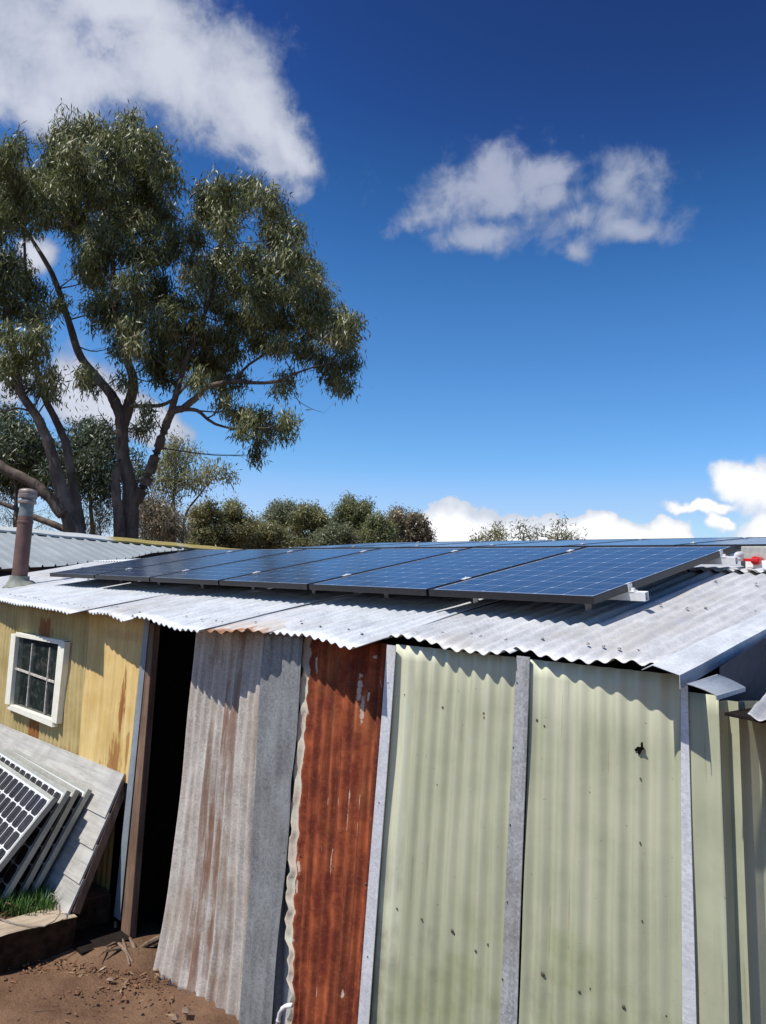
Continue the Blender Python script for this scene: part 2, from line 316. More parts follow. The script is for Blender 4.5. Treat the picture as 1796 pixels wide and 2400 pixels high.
def m_rust():
    k = N('rusted_iron'); uv = k.coord('UV'); raw = k.sep(uv); st = k.coord('UV', (20, 1.0, 1)); 
    n1 = k.noise(uv, 5., 8, .68); n2 = k.noise(st, 1., 6, .6); n3 = k.noise(uv, 60., 4, .7); n4 = k.noise(k.coord('UV', (34, 3.2, 1), (3, 1, 0)), 1., 5, .65)
    c = k.mix(k.ramp(n1, .38, .64), (.155, .027, .012), (.38, .095, .034))
    c = k.mix(k.math('MULTIPLY', k.ramp(k.noise(k.coord('UV', (3, 1.2, 1), (5, 2, 0)), 1., 5, .6), .52, .7), .6), c, (.42, .15, .055))
    c = k.mix(k.math('MULTIPLY', k.ramp(n2, .40, .66), .8), c, (.075, .016, .009))
    c = k.mix(k.math('MULTIPLY', k.ramp(n3, .5, .75), .5), c, (.34, .125, .05))
    peel = k.mix(n3, (.40, .30, .22), (.62, .56, .46))
    # old paint still clinging: ragged band down the left edge, a few flakes elsewhere
    edge = k.math('ADD', raw[0], k.math('MULTIPLY', k.math('SUBTRACT', k.noise(uv, 16., 6, .7), .5), .10))
    band = k.ramp(edge, .075, .055)
    band = k.math('MULTIPLY', band, k.ramp(n4, .28, .40))
    c = k.mix(band, c, peel)
    grn = k.math('MULTIPLY', band, k.ramp(n1, .45, .65)); c = k.mix(grn, c, (.50, .50, .40))
    for (px, py, ru, rv) in ((848, 1615, .016, .10), (851, 1660, .013, .10), (825, 1870, .017, .07), (821, 1925, .012, .09), (851, 1878, .012, .06), (797, 1880, .008, .03), (845, 1945, .007, .05), (740, 1560, .008, .07), (772, 1880, .006, .03), (870, 1630, .010, .04), (705, 2030, .010, .06), (702, 2080, .007, .05), (752, 2330, .010, .04), (815, 2340, .010, .03), (880, 1540, .016, .012)):
        P = atY(px, py, -.455); vv = 2.075-P[2]; aa, bb = wl((713, 1500), (682, 2000), Y=-.455, zt=2.075, zb=-.06); uu = P[0]-(aa[0]+(bb[0]-aa[0])*vv/2.135)
        q = k.math('SQRT', k.math('ADD', k.math('POWER', k.math('DIVIDE', k.math('SUBTRACT', raw[0], uu), ru), 2.), k.math('POWER', k.math('DIVIDE', k.math('SUBTRACT', raw[1], vv), rv), 2.)))
        m = k.ramp(k.math('SUBTRACT', k.math('ADD', k.math('MULTIPLY', k.noise(uv, 45., 4, .7), 2.2), 0.), q), .35, .6)
        c = k.mix(m, c, peel)
    fl = k.math('MULTIPLY', k.ramp(n4, .66, .69), k.ramp(raw[0], .20, .30)); fl = k.math('MULTIPLY', fl, k.ramp(raw[1], 1.6, 1.1))
    c = k.mix(fl, c, peel)
    return k.bsdf(c, .8, 0., .25, bump=k.math('ADD', n3, n1), bs=.35, bd=.004)
def m_wood(name, c1, c2, axis='Z', rough=.75, grain=1.):
    k = N(name); sc_ = {'Z': (28, 28, 1.6), 'X': (1.6, 28, 28), 'Y': (28, 1.6, 28)}[axis]
    v = k.coord('Object', sc_); n = k.noise(v, 1., 6, .65, .4); b = k.noise(k.coord('Object'), 4., 5, .6); f = k.noise(k.coord('Object', tuple(x*3 for x in sc_)), 1., 4, .7)
    c = k.mix(k.ramp(n, .3, .7), c1, c2); c = k.mix(k.math('MULTIPLY', k.ramp(b, .4, .75), .5), c, tuple(x*.55 for x in c1))
    c = k.mix(k.math('MULTIPLY', k.ramp(f, .56, .7), .5*grain), c, tuple(x*.4 for x in c1))
    return k.bsdf(c, rough, 0., .3, bump=k.math('ADD', n, f), bs=.3, bd=.004)
POST = m_wood('aged_hardwood', (.125, .072, .048), (.25, .16, .105), grain=1.6)
DARKTIM = m_wood('dark_timber', (.022, .017, .015), (.045, .036, .030))
GREYBOARD = m_wood('weathered_painted_board', (.33, .315, .285), (.45, .43, .39), 'X', .7, 1.)
SLEEPER = m_wood('sleeper_timber', (.30, .23, .16), (.42, .34, .25), 'Y')
def m_paintwood():
    k = N('flaking_cream_paint'); o = k.coord('Object'); n = k.noise(o, 14., 6, .7); f = k.noise(o, 55., 4, .7)
    c = k.mix(k.ramp(n, .35, .7), (.74, .71, .58), (.82, .80, .70)); c = k.mix(k.math('MULTIPLY', k.ramp(k.math('ADD', n, k.math('MULTIPLY', f, .5)), .92, 1.0), .8), c, (.32, .27, .20))
    return k.bsdf(c, .5, 0., .4, bump=n, bs=.15, bd=.004)
CREAM = m_paintwood()
BAR = plain('glazing_bar_paint', (.50, .46, .40), .6, var=.3, scale=40)
def m_glass():
    k = N('dirty_window_glass'); o = k.coord('Object'); n = k.noise(o, 16., 8, .75); f = k.noise(o, 3., 4, .6)
    c = k.mix(k.ramp(n, .45, .72), (.012, .016, .014), (.10, .10, .085)); c = k.mix(k.math('MULTIPLY', k.ramp(f, .4, .7), .5), c, (.03, .042, .035))
    return k.bsdf(c, .12, 0., .5)
GLASS = m_glass()
BLACKFRAME = plain('black_anodised', (.018, .018, .021), .38, .3, var=.2)
OLDFRAME = plain('aged_aluminium', (.36, .36, .31), .55, .2, var=.12, scale=12)
ALU = plain('mill_aluminium', (.62, .62, .62), .35, .7, var=.1)
ALUWHITE = plain('bright_aluminium', (.74, .73, .72), .5, .1, var=.06)
def m_cells(name, nx, ny, w, h, mx, my, cell, cell2, line, lw, diamond, rough, bus=2):
    """solar cells on a panel, UV in metres from one corner"""
    k = N(name); uv = k.coord('UV'); raw = k.sep(uv)
    U = k.math('MULTIPLY', k.math('SUBTRACT', raw[0], mx), nx/(w-2*mx)); Vv = k.math('MULTIPLY', k.math('SUBTRACT', raw[1], my), ny/(h-2*my))
    a = k.math('ABSOLUTE', k.math('SUBTRACT', k.math('FRACT', U), .5)); b = k.math('ABSOLUTE', k.math('SUBTRACT', k.math('FRACT', Vv), .5))
    l = k.math('MAXIMUM', k.math('GREATER_THAN', a, .5-lw), k.math('GREATER_THAN', b, .5-lw))
    dm = k.math('GREATER_THAN', k.math('ADD', a, b), 1-diamond)
    l = k.math('MAXIMUM', l, dm)
    outm = k.math('MAXIMUM', k.math('MAXIMUM', k.math('LESS_THAN', U, 0.), k.math('GREATER_THAN', U, float(nx))), k.math('MAXIMUM', k.math('LESS_THAN', Vv, 0.), k.math('GREATER_THAN', Vv, float(ny))))
    l = k.math('MAXIMUM', l, outm)
    bb = k.math('FRACT', k.math('MULTIPLY', U, float(bus))); bl = k.math('GREATER_THAN', k.math('ABSOLUTE', k.math('SUBTRACT', bb, .5)), 10.)
    bl = k.math('LESS_THAN', k.math('ABSOLUTE', k.math('SUBTRACT', k.math('ABSOLUTE', k.math('SUBTRACT', k.math('FRACT', U), .5)), .22)), .008)
    ci = k.n('ShaderNodeTexWhiteNoise', noise_dimensions='2D'); cv = k.n('ShaderNodeCombineXYZ'); k.put(cv.inputs[0], k.math('FLOOR', U)); k.put(cv.inputs[1], k.math('FLOOR', Vv)); k.t.links.new(cv.outputs[0], ci.inputs['Vector'])
    c = k.mix(ci.outputs['Value'], cell, cell2)
    dust = k.noise(uv, 8., 7, .7); sp = k.noise(uv, 130., 2, .6)
    c = k.mix(k.math('MULTIPLY', bl, .35), c, line)
    c = k.mix(l, c, line)
    c = k.mix(k.math('MULTIPLY', k.ramp(dust, .35, .75), .06), c, (.35, .32, .28))
    c = k.mix(k.math('MULTIPLY', k.ramp(sp, .66, .74), .25), c, (.45, .42, .38))
    return k.bsdf(c, k.math('MULTIPLY_ADD', dust, .14, rough), 0., .5)
PW, PL, PT = .992, 1.683, .036
CELLS = m_cells('monocrystalline_cells', 6, 10, PW-.022, PL-.022, .012, .022, (.011, .025, .062), (.017, .034, .080), (.30, .34, .41), .011, .085, .10)
OW, OH = 1.58, .81
OLDCELLS = m_cells('old_cells', 12, 6, OW-.05, OH-.05, .012, .012, (.014, .013, .014), (.022, .020, .022), (.66, .66, .66), .028, .19, .22)
REDPLASTIC = plain('red_plastic', (.55, .012, .014), .35, var=.15)
GREYBOX = plain('grey_box_plastic', (.34, .33, .30), .55, var=.15)
WHITEPVC = plain('white_pvc', (.72, .72, .70), .4, var=.08)
TERRA = plain('terracotta_flue', (.135, .072, .058), .75, var=.18, scale=9)
FLUEGREY = plain('flue_steel', (.17, .19, .18), .55, .3, var=.25, scale=12)
FLUECAP = plain('flue_cap_steel', (.24, .195, .175), .6, .2, var=.4, scale=14)
LEAD = plain('mossy_flashing', (.19, .20, .165), .8, var=.3, scale=10)
SCREW = plain('screw_head', (.16, .15, .15), .5, .5, var=.3)
DARKIN = plain('shade_black', (.016, .012, .010), .95, spec=.1)  # near black that stands in for shade indoors and in gaps
HOLE_SHADE = plain('hole_and_shade_black', (.006, .006, .006), 1., spec=0.)  # black for the torn hole and for painted shade by the post
BOLT = plain('corroded_bolt', (.12, .10, .07), .7, .3, var=.4)
TRAPEZ = None
def m_neigh():
    k = N('neighbour_roof_paint'); o = k.coord('Object'); n = k.noise(o, 1.2, 6, .6); s2 = k.noise(k.coord('Object', (1.5, 14, 1)), 1., 4, .6)
    c = k.mix(k.ramp(n, .3, .7), (.235, .26, .27), (.30, .325, .33)); c = k.mix(k.math('MULTIPLY', k.ramp(s2, .5, .8), .4), c, (.19, .20, .205))
    return k.bsdf(c, .6, .0, .3)
NEIGH = m_neigh()
def m_lichen():
    k = N('lichen_ridge'); o = k.coord('Object'); n = k.noise(o, 2.2, 6, .7); f = k.noise(o, 18., 4, .7)
    y = k.sep(o)[1]
    m = k.math('MULTIPLY', k.ramp(y, 2.3, 2.5), k.ramp(k.math('ADD', n, k.math('MULTIPLY', f, .3)), .42, .58))
    c = k.mix(m, (.42, .44, .43), k.mix(f, (.21, .16, .04), (.33, .275, .10)))
    return k.bsdf(c, .8, 0., .3)
LICHEN = m_lichen()
def m_dirt():
    k = N('reddish_dirt'); o = k.coord('Object'); n = k.noise(o, 1.6, 8, .6); f = k.noise(o, 24., 6, .7); g = k.noise(o, 90., 3, .7)
    c = k.mix(k.ramp(n, .3, .7), (.085, .044, .026), (.20, .120, .072)); c = k.mix(k.math('MULTIPLY', k.ramp(f, .45, .75), .5), c, (.085, .040, .022)); c = k.mix(k.math('MULTIPLY', k.ramp(g, .58, .75), .35), c, (.32, .22, .15))
    return k.bsdf(c, .95, 0., .15, bump=k.math('ADD', f, k.math('MULTIPLY', g, .4)), bs=.7, bd=.03)
DIRT = m_dirt()
BANK_SHADE = plain('bank_side_shade', (.035, .021, .014), .95, spec=.1, var=.5, scale=14)  # shade of the bank's side faces put into the colour
CLOD = plain('dirt_clod', (.16, .085, .05), .95, spec=.1, var=.5, scale=25)
BARK_SCRAP = m_wood('bark_scrap', (.13, .085, .055), (.24, .17, .12), 'X')
def m_leaf(name, a, b, c3, trans=.25, rough=.42):
    k = N(name); at = k.n('ShaderNodeAttribute', attribute_name='tint'); v = at.outputs['Fac']
    c = k.mix(k.ramp(v, .0, .6), a, b); c = k.mix(k.ramp(v, .82, 1.), c, c3)
    p = k.n('ShaderNodeBsdfPrincipled'); k.put(p.inputs['Base Color'], c); k.put(p.inputs['Roughness'], rough); k.put(p.inputs['Specular IOR Level'], .45)
    t = k.n('ShaderNodeBsdfTranslucent'); k.put(t.inputs['Color'], k.mix(.5, c, (.10, .13, .02)))
    m = k.n('ShaderNodeMixShader'); k.put(m.inputs[0], trans); k.t.links.new(p.outputs[0], m.inputs[1]); k.t.links.new(t.outputs[0], m.inputs[2]); k.t.links.new(m.outputs[0], k.out.inputs[0])
    return k.m
LEAF = m_leaf('eucalypt_leaf', (.082, .096, .037), (.215, .222, .092), (.31, .24, .095), .36)
LEAF_DARK = m_leaf('dark_leaf', (.042, .060, .032), (.085, .106, .055), (.12, .12, .055))
LEAF_OLIVE = m_leaf('olive_leaf', (.19, .185, .083), (.34, .32, .155), (.30, .22, .11), .5)
LEAF_MID = m_leaf('bush_leaf', (.145, .16, .072), (.28, .285, .135), (.27, .22, .10), .5)
LEAF_DOME = m_leaf('dome_leaf', (.125, .14, .065), (.26, .265, .12), (.20, .17, .08), .5)
LEAF_GREY = m_leaf('grey_green_leaf', (.14, .155, .088), (.235, .25, .15), (.25, .22, .14), .5)
LEAF_BROWN = m_leaf('dry_twig_leaf', (.16, .128, .078), (.26, .21, .13), (.29, .23, .15), .25)
LITTER = m_leaf('dry_litter', (.13, .075, .040), (.24, .155, .09), (.34, .26, .18), .05, .8)
def m_bark(name, a, b):
    k = N(name); v = k.coord('Object', (5, 5, .9)); n = k.noise(v, 1., 7, .7, .6); g = k.noise(k.coord('Object'), 1.0, 5, .6)
    c = k.mix(k.ramp(n, .3, .72), a, b); c = k.mix(k.math('MULTIPLY', k.ramp(g, .45, .7), .55), c, tuple(min(1, x*1.9) for x in b))
    return k.bsdf(c, .9, 0., .2, bump=n, bs=.6, bd=.05)
BARK = m_bark('eucalypt_bark', (.060, .042, .034), (.15, .115, .092))
BARK2 = m_bark('grey_bark', (.09, .075, .06), (.17, .15, .125))
def m_grass():
    k = N('grass_blade'); at = k.n('ShaderNodeAttribute', attribute_name='tint'); return k.bsdf(k.mix(at.outputs['Fac'], (.030, .085, .012), (.075, .15, .030)), .6, 0., .3)
GRASS = m_grass()

# ------------------------------------------------------------------ ground
def ground():
    xs = np.concatenate([-np.geomspace(600, 8.2, 22), np.linspace(-8, 4, 121), np.geomspace(4.3, 600, 22)])
    ys = np.concatenate([-np.geomspace(600, 4.2, 22), np.linspace(-4, 1, 71), np.geomspace(1.3, 600, 26)])
    X, Y = np.meshgrid(xs, ys)
    near = np.exp(-((X+2.2)**2+(Y+.9)**2)/6.)
    Z = near*(.020*np.sin(X*5.1+Y*3)+.014*np.sin(X*11-Y*13)+.008*np.sin(X*31+Y*27)*np.sin(Y*23)) - .03
    Z += .05*np.exp(-((X+2.75)**2/.09+(Y+.55)**2/.03))
    Z = np.where(Y > -.2, np.minimum(Z, -.05), Z)
    nx, ny = len(xs), len(ys); V = np.stack([X.ravel(), Y.ravel(), Z.ravel()], 1)
    i = np.arange(nx*ny).reshape(ny, nx); F = np.stack([i[:-1, :-1], i[:-1, 1:], i[1:, 1:], i[1:, :-1]], -1).reshape(-1, 4)
    o = mk('ground', V, F, DIRT, smooth=True); tag(o, kind='structure')
ground()
# ------------------------------------------------------------------ corrugated sheet
def sheet(name, tl, tr, bl, br, mat, parent, pitch=.076, amp=.009, out=None, rows=30, per=10, ph=0., warp=.004, seed=0., bend=None, prof='sin', smooth=True):
    tl, tr, bl, br = (np.asarray(p, float) for p in (tl, tr, bl, br))
    W = np.linalg.norm(tr-tl); Hh = np.linalg.norm(bl-tl)
    if out is None:
        n = np.cross(tr-tl, tl-bl); n /= np.linalg.norm(n)
    else: n = np.asarray(out, float)
    nc = max(8, int(W/pitch*per)); s = np.linspace(0, 1, nc+1); t = np.linspace(0, 1, rows+1)
    S, T = np.meshgrid(s, t); S3, T3 = S[..., None], T[..., None]
    P = (tl*(1-S3)+tr*S3)*(1-T3)+(bl*(1-S3)+br*S3)*T3
    u = S*W
    if prof == 'sin': h = amp*np.cos(2*math.pi*(u/pitch+ph))
    else:
        q = ((u/pitch+ph) % 1.); h = amp*np.clip((.18-np.abs(q-.5))/.06, 0, 1)
    h = h + warp*(np.sin(S*5.1+seed*3+T*2.3)+.7*np.sin(T*7.7+seed*5+S*1.7)+.4*np.sin(T*17+S*9+seed))
    if bend is not None: h = h+bend(S, T)
    P = P + n*h[..., None]
    i = np.arange((rows+1)*(nc+1)).reshape(rows+1, nc+1)
    F = np.stack([i[:-1, :-1], i[1:, :-1], i[1:, 1:], i[:-1, 1:]], -1).reshape(-1, 4)
    uv = np.stack([u.ravel(), (T*Hh).ravel()], 1)
    o = mk(name, P.reshape(-1, 3), F, mat, parent, uv=uv, smooth=smooth)
    m = o.modifiers.new('gauge', 'SOLIDIFY'); m.thickness = .0012; m.offset = -1
    return o
# ------------------------------------------------------------------ the shed
shed = thing('patchwork_shed', 'low shed patched from yellow, rusty, grey and pale green corrugated iron', 'shed', (-2, 0, 0))
YW = -.43
def wl(top, bot, Y=YW, zt=None, zb=-.06):
    """straight edge of a wall sheet through two photo points, run on to the ground and up under the eave"""
    a, b = atY(*top, Y), atY(*bot, Y); d = (b-a)/(b[2]-a[2])
    zt = 2.06 if zt is None else zt
    return a+d*(zt-a[2]), a+d*(zb-a[2])
def wsheet(name, L, R, mat, Y, zt=2.075, zb=-.06, **kw):
    (a, b), (c, d) = wl(*L, Y=Y, zt=zt, zb=zb), wl(*R, Y=kw.pop('YR', Y), zt=zt, zb=zb)
    return sheet(name, a, c, b, d, mat, shed, out=(0, -1, 0), **kw)
YEL1 = m_yellow('yellow_paint_dull', 1.1, (.40, .305, .12), (.53, .42, .19), .5, [(2.46, .22, .20, .16, 1.), (2.38, 1.02, .17, .42, 1.), (3.1, 1.3, .35, .3, .35)])
YEL2 = m_yellow('yellow_paint_bright', 3.7, (.58, .395, .135), (.70, .515, .22), .5, [(.66, .66, .055, .30, 1.), (.62, 1.10, .15, .30, .85), (.95, 1.25, .09, .25, .8), (.80, .95, .03, .20, .7), (.40, 1.22, .05, .15, .6), (.55, .16, .5, .05, .25)])
# dull yellow corrugated sheets left of the post, the window is set into them
a_l = np.array([-7.4, -.43, 2.10]); b_l = np.array([-7.4, -.43, -.06])
tr_, br_ = wl((212.7, 1450), (193, 1752), -.43)
sheet('wall_sheet', a_l, tr_, b_l, br_, YEL1, shed, out=(0, -1, 0), rows=24, per=8, amp=.0125, seed=1)['label'] = 'dull yellow corrugated sheets around the window'
wsheet('wall_sheet', ((209, 1450), (189, 1752)), ((338, 1470), (268, 2158)), YEL2, -.447, amp=.0035, pitch=.095, seed=2, warp=.006)['label'] = 'bright yellow flat sheet with rust runs'
# flashing strip and timber post at the doorway
def vstrip(name, L, R, Y, mat, thick=.004, zt=2.06, zb=0., n=14, wob=.003):
    (a, b), (c, d) = wl(*L, Y=Y, zt=zt, zb=zb), wl(*R, Y=Y, zt=zt, zb=zb)
    t = np.linspace(0, 1, n)[:, None]; w = wob*np.sin(np.linspace(0, 9, n)+Y*40)[:, None]*np.array([[1, -.6, 0]])
    P, Q = a*(1-t)+b*t+w, c*(1-t)+d*t+w*.8
    off = np.array([0, thick, 0]); V = np.concatenate([P, Q, Q+off, P+off]); k = np.arange(n-1)
    F = []
    for A, B in ((0, 1), (1, 2), (2, 3), (3, 0)): F += [(A*n+i, A*n+i+1, B*n+i+1, B*n+i) for i in k]
    F += [(0, n, 2*n, 3*n), (4*n-1, 3*n-1, 2*n-1, n-1)]
    wd = np.linalg.norm(c-a); hh = np.linalg.norm(b-a); tt = np.linspace(0, hh, n)
    uv = np.concatenate([np.stack([np.full(n, x), tt], 1) for x in (0, wd, wd+thick, -thick)])
    return mk(name, V, F, mat, shed, uv=uv)
vstrip('flashing_strip', ((337, 1470), (266, 2158)), ((349, 1470), (281, 2158)), -.475, STRIP_BLUE, zb=.07)
def post():
    (a, b), (c, d) = wl((350, 1470), (282, 2190), Y=-.47, zt=2.03, zb=-.02), wl((361, 1470), (303, 2200), Y=-.47, zt=2.03, zb=-.02)
    off = np.array([0, .05, 0]); g = G(); g.hexa([b, d, d+off, b+off, a, c, c+off, a+off]); g.build('door_post', POST, shed, bevel=.005)
post()
# doorway right jamb behind the grey sheet, header, dark inside
# sheets right of the doorway
def bulge(S, T): return .10*T**3*(1-S) + .012*np.sin(T*6)
sh = wsheet('wall_sheet', ((465, 1480), (384, 2330)), ((628, 1500), (572, 2400)), SHEET_RUSTY, -.45, amp=.010, seed=3, bend=bulge, rows=44, warp=.006); sh['label'] = 'grey rust streaked sheet with curled loose foot'
wsheet('wall_sheet', ((640, 1500), (600, 2400)), ((760, 1500), (730, 2400)), SHEET_PALE, -.415, amp=.007, seed=4)['label'] = 'pale grey backing sheet seen in the gap'
def kink(S, T): return .016*np.exp(-((T-.36)/.05)**2)*np.sin(S*7) + .028*np.clip(T-.35, 0, 1)*S
wsheet('wall_sheet', ((622, 1500), (562, 2400)), ((716, 1500), (676, 2000)), SHEET_BLUE, -.467, amp=.006, pitch=.09, seed=5, bend=kink, rows=50, warp=.007)['label'] = 'blue grey galvanised sheet, dented halfway up'
RUST = m_rust()
def rustsheet():
    # left edge wanders: eaten away by rust towards the foot
    (a, b), (c, d) = wl((713, 1500), (682, 2000), Y=-.455, zt=2.075, zb=-.06), wl((908, 1510), (841, 2400), Y=-.455, zt=2.075, zb=-.06)
    o = sheet('wall_sheet', a, c, b, d, RUST, shed, out=(0, -1, 0), amp=.0105, seed=6, rows=70, warp=.004)
    o['label'] = 'red rusted sheet with peeling pale edge'
    me = o.data; X0 = np.array(shed.location)
    for v in me.vertices:
        z = v.co.z; t = (2.075-z)/2.13
        W = (c[0]-a[0]); s = (v.co.x+X0[0]-(a[0]*(1-t)+b[0]*t))/W
        r = .010*math.sin(z*31)+.008*math.sin(z*67+1)+.006*math.sin(z*143) + (.075*min(1, max(0, (.62-z)/.35)))
        v.co.x += r*max(0, 1-s*4)
rustsheet()
vstrip('cover_strip', ((908, 1500), (838, 2400)), ((929, 1500), (864, 2400)), -.475, STRIP, zt=2.07)
g1 = wsheet('wall_sheet', ((933, 1510), (870, 2400)), ((1216, 1540), (1186, 2400)), GREEN1, -.442, YR=-.418, amp=.0095, pitch=.076, seed=7); g1['label'] = 'pale green sheet with chalky faded top'
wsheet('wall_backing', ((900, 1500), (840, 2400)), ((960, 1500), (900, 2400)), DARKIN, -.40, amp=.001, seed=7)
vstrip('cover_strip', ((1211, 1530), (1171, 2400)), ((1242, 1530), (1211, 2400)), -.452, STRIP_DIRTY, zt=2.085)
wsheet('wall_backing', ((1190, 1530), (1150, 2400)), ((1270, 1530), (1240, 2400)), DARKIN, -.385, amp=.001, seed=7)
g2 = wsheet('wall_sheet', ((1244, 1540), (1221, 2400)), ((1600, 1650), (1606, 2400)), GREEN2, -.430, YR=-.380, amp=.0095, pitch=.076, seed=8); g2['label'] = 'wide pale green sheet with torn hole'
vstrip('cover_strip', ((1596, 1650), (1599, 2400)), ((1613, 1650), (1632, 2400)), -.400, STRIP, zt=2.08, wob=.001)
wsheet('wall_sheet', ((1610, 1700), (1624, 2400)), ((1690, 1770), (1712, 2400)), GREEN3, -.385, amp=.0015, pitch=.12, seed=9, zt=2.02)['label'] = 'narrow pale green corner sheet'
# ribbed return wall that runs back to the right
def returnwall():
    top, bot = wl((1690, 1770), (1712, 2400), Y=-.385, zt=2.0)
    t = np.array([.36, .933]); prof = [(0, 0), (.0, .075), (.035, .078), (.037, .13)]
    x, y = .037, .13
    for i in range(22):
        x += .06*t[0]; y += .06*t[1]; prof.append((x, y)); q = .016 if i % 3 == 2 else .004
        x += .01*t[0]+q*.8; y += .01*t[1]-q*.5; prof.append((x, y)); x += .012*t[0]; y += .012*t[1]; prof.append((x, y)); x += -q*.8; y += q*.5; prof.append((x, y))
    n = len(prof); V = []; uv = []; L = 0
    for i, (a, b) in enumerate(prof):
        if i: L += math.hypot(a-prof[i-1][0], b-prof[i-1][1])
        V += [(bot[0]+a, bot[1]+b, -.06), (top[0]+a, top[1]+b, 2.0)]; uv += [(L, 2.05), (L, 0)]
    F = [(2*i, 2*i+2, 2*i+3, 2*i+1) for i in range(n-1)]
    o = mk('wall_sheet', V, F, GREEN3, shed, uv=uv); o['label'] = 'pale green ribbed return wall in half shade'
    o.modifiers.new('gauge', 'SOLIDIFY').thickness = .0015
returnwall()
# inside: floor painted near black for shade, back wall, end walls (dark)
def inside():
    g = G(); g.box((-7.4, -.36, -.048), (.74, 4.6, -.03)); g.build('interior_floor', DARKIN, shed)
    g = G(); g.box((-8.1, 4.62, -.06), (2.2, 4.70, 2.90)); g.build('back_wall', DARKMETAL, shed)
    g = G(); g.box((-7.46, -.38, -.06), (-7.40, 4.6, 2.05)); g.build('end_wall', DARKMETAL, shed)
    g = G(); g.box((-3.36, -.36, -.03), (-3.33, .35, 2.0)); g.build('doorway_dark_screen', DARKIN, shed)  # added screens that keep the doorway dark
    g = G(); g.box((-3.7, .55, -.03), (-1.2, .58, 2.1)); g.build('doorway_dark_screen', DARKTIM, shed)
inside()
for (a_, b_, r_) in (((352, 1800), (352, 2190), .03), ((430, 1560), (425, 2100), .025)):
    P_, Q_ = atY(*a_, .05), atY(*b_, .05); g_ = G(); g_.bar((P_[0], .05, 2.05), (Q_[0], .05, -.03), r_*1.4, r_*2, (0, 1, 0)); g_.build('inner_stud', POST, shed)
# gable end face on the right, barge capping, purlin ends
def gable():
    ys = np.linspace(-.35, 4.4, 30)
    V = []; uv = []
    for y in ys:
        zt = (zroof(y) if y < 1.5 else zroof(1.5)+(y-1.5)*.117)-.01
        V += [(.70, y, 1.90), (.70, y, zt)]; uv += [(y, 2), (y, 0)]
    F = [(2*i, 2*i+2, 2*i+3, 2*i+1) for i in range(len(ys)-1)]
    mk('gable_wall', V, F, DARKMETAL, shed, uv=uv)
    # folded capping
    P = [(-.085, .0), (-.048, .016), (.045, -.004), (.047, -.046)]
    ys = np.linspace(0, 1, 14); a = onroof(1600, 1582); b = onroof(1796, 1500); a = np.array([.60, -.56, 0]); b = np.array([.70, 1.6, 0])
    V = []; uv = []; L = [0, .05, .155, .195]
    for t in ys:
        p = a*(1-t)+b*t
        for (dx, dz), l in zip(P, L): V.append((p[0]+dx+.004*math.sin(t*17+l*9), p[1], zroof(p[1])+.012+dz+.004*math.sin(t*11+l*20))); uv.append((l, t*2.2))
    F = [(4*i+j, 4*i+4+j, 4*i+5+j, 4*i+1+j) for i in range(len(ys)-1) for j in range(3)]
    o = mk('barge_capping', V, F, ROOFM[0], shed, uv=uv); o.modifiers.new('gauge', 'SOLIDIFY').thickness = .002
gable()
# ------------------------------------------------------------------ roof sheets
EAVE = [  # (photo x of left end, y, photo x of right end, y, material, rust)
    (0, 1404, 158, 1440, 0), (204, 1431, 277, 1452, 1), (307, 1448, 470, 1482, 0), (470, 1478, 576, 1476, 3),
    (625, 1476, 816, 1517, 0), (899, 1494, 1162, 1528, 1), (1197, 1524, 1590, 1575, 2)]
def m_roofrust():
    k, c, n1, uv = m_galv('galvanised_roof_rusted', (.46, .48, .50), (.60, .61, .63), (.42, .39, .35), .35, .3, seed=21., dirtamt=.4, spangle=.2)
    raw = k.sep(k.coord('UV')); n = k.noise(k.coord('UV', (30, 5, 1)), 1., 5, .7)
    m = k.ramp(k.math('ADD', k.math('MULTIPLY', raw[1], 1.), k.math('MULTIPLY', n, -.28)), k.math('SUBTRACT', 2.08, 0.), 2.16)
    m = k.math('MULTIPLY', m, k.ramp(raw[0], .58, .35)); tan = k.ramp(raw[1], 2.0, 2.1)
    c = k.mix(k.math('MULTIPLY', tan, .5), c, (.52, .44, .35))
    c = k.mix(m, c, k.mix(n, (.17, .06, .025), (.34, .17, .085)))
    return k.bsdf(c, .6, .1, .4)
ROOFR = m_roofrust()
roofs = []
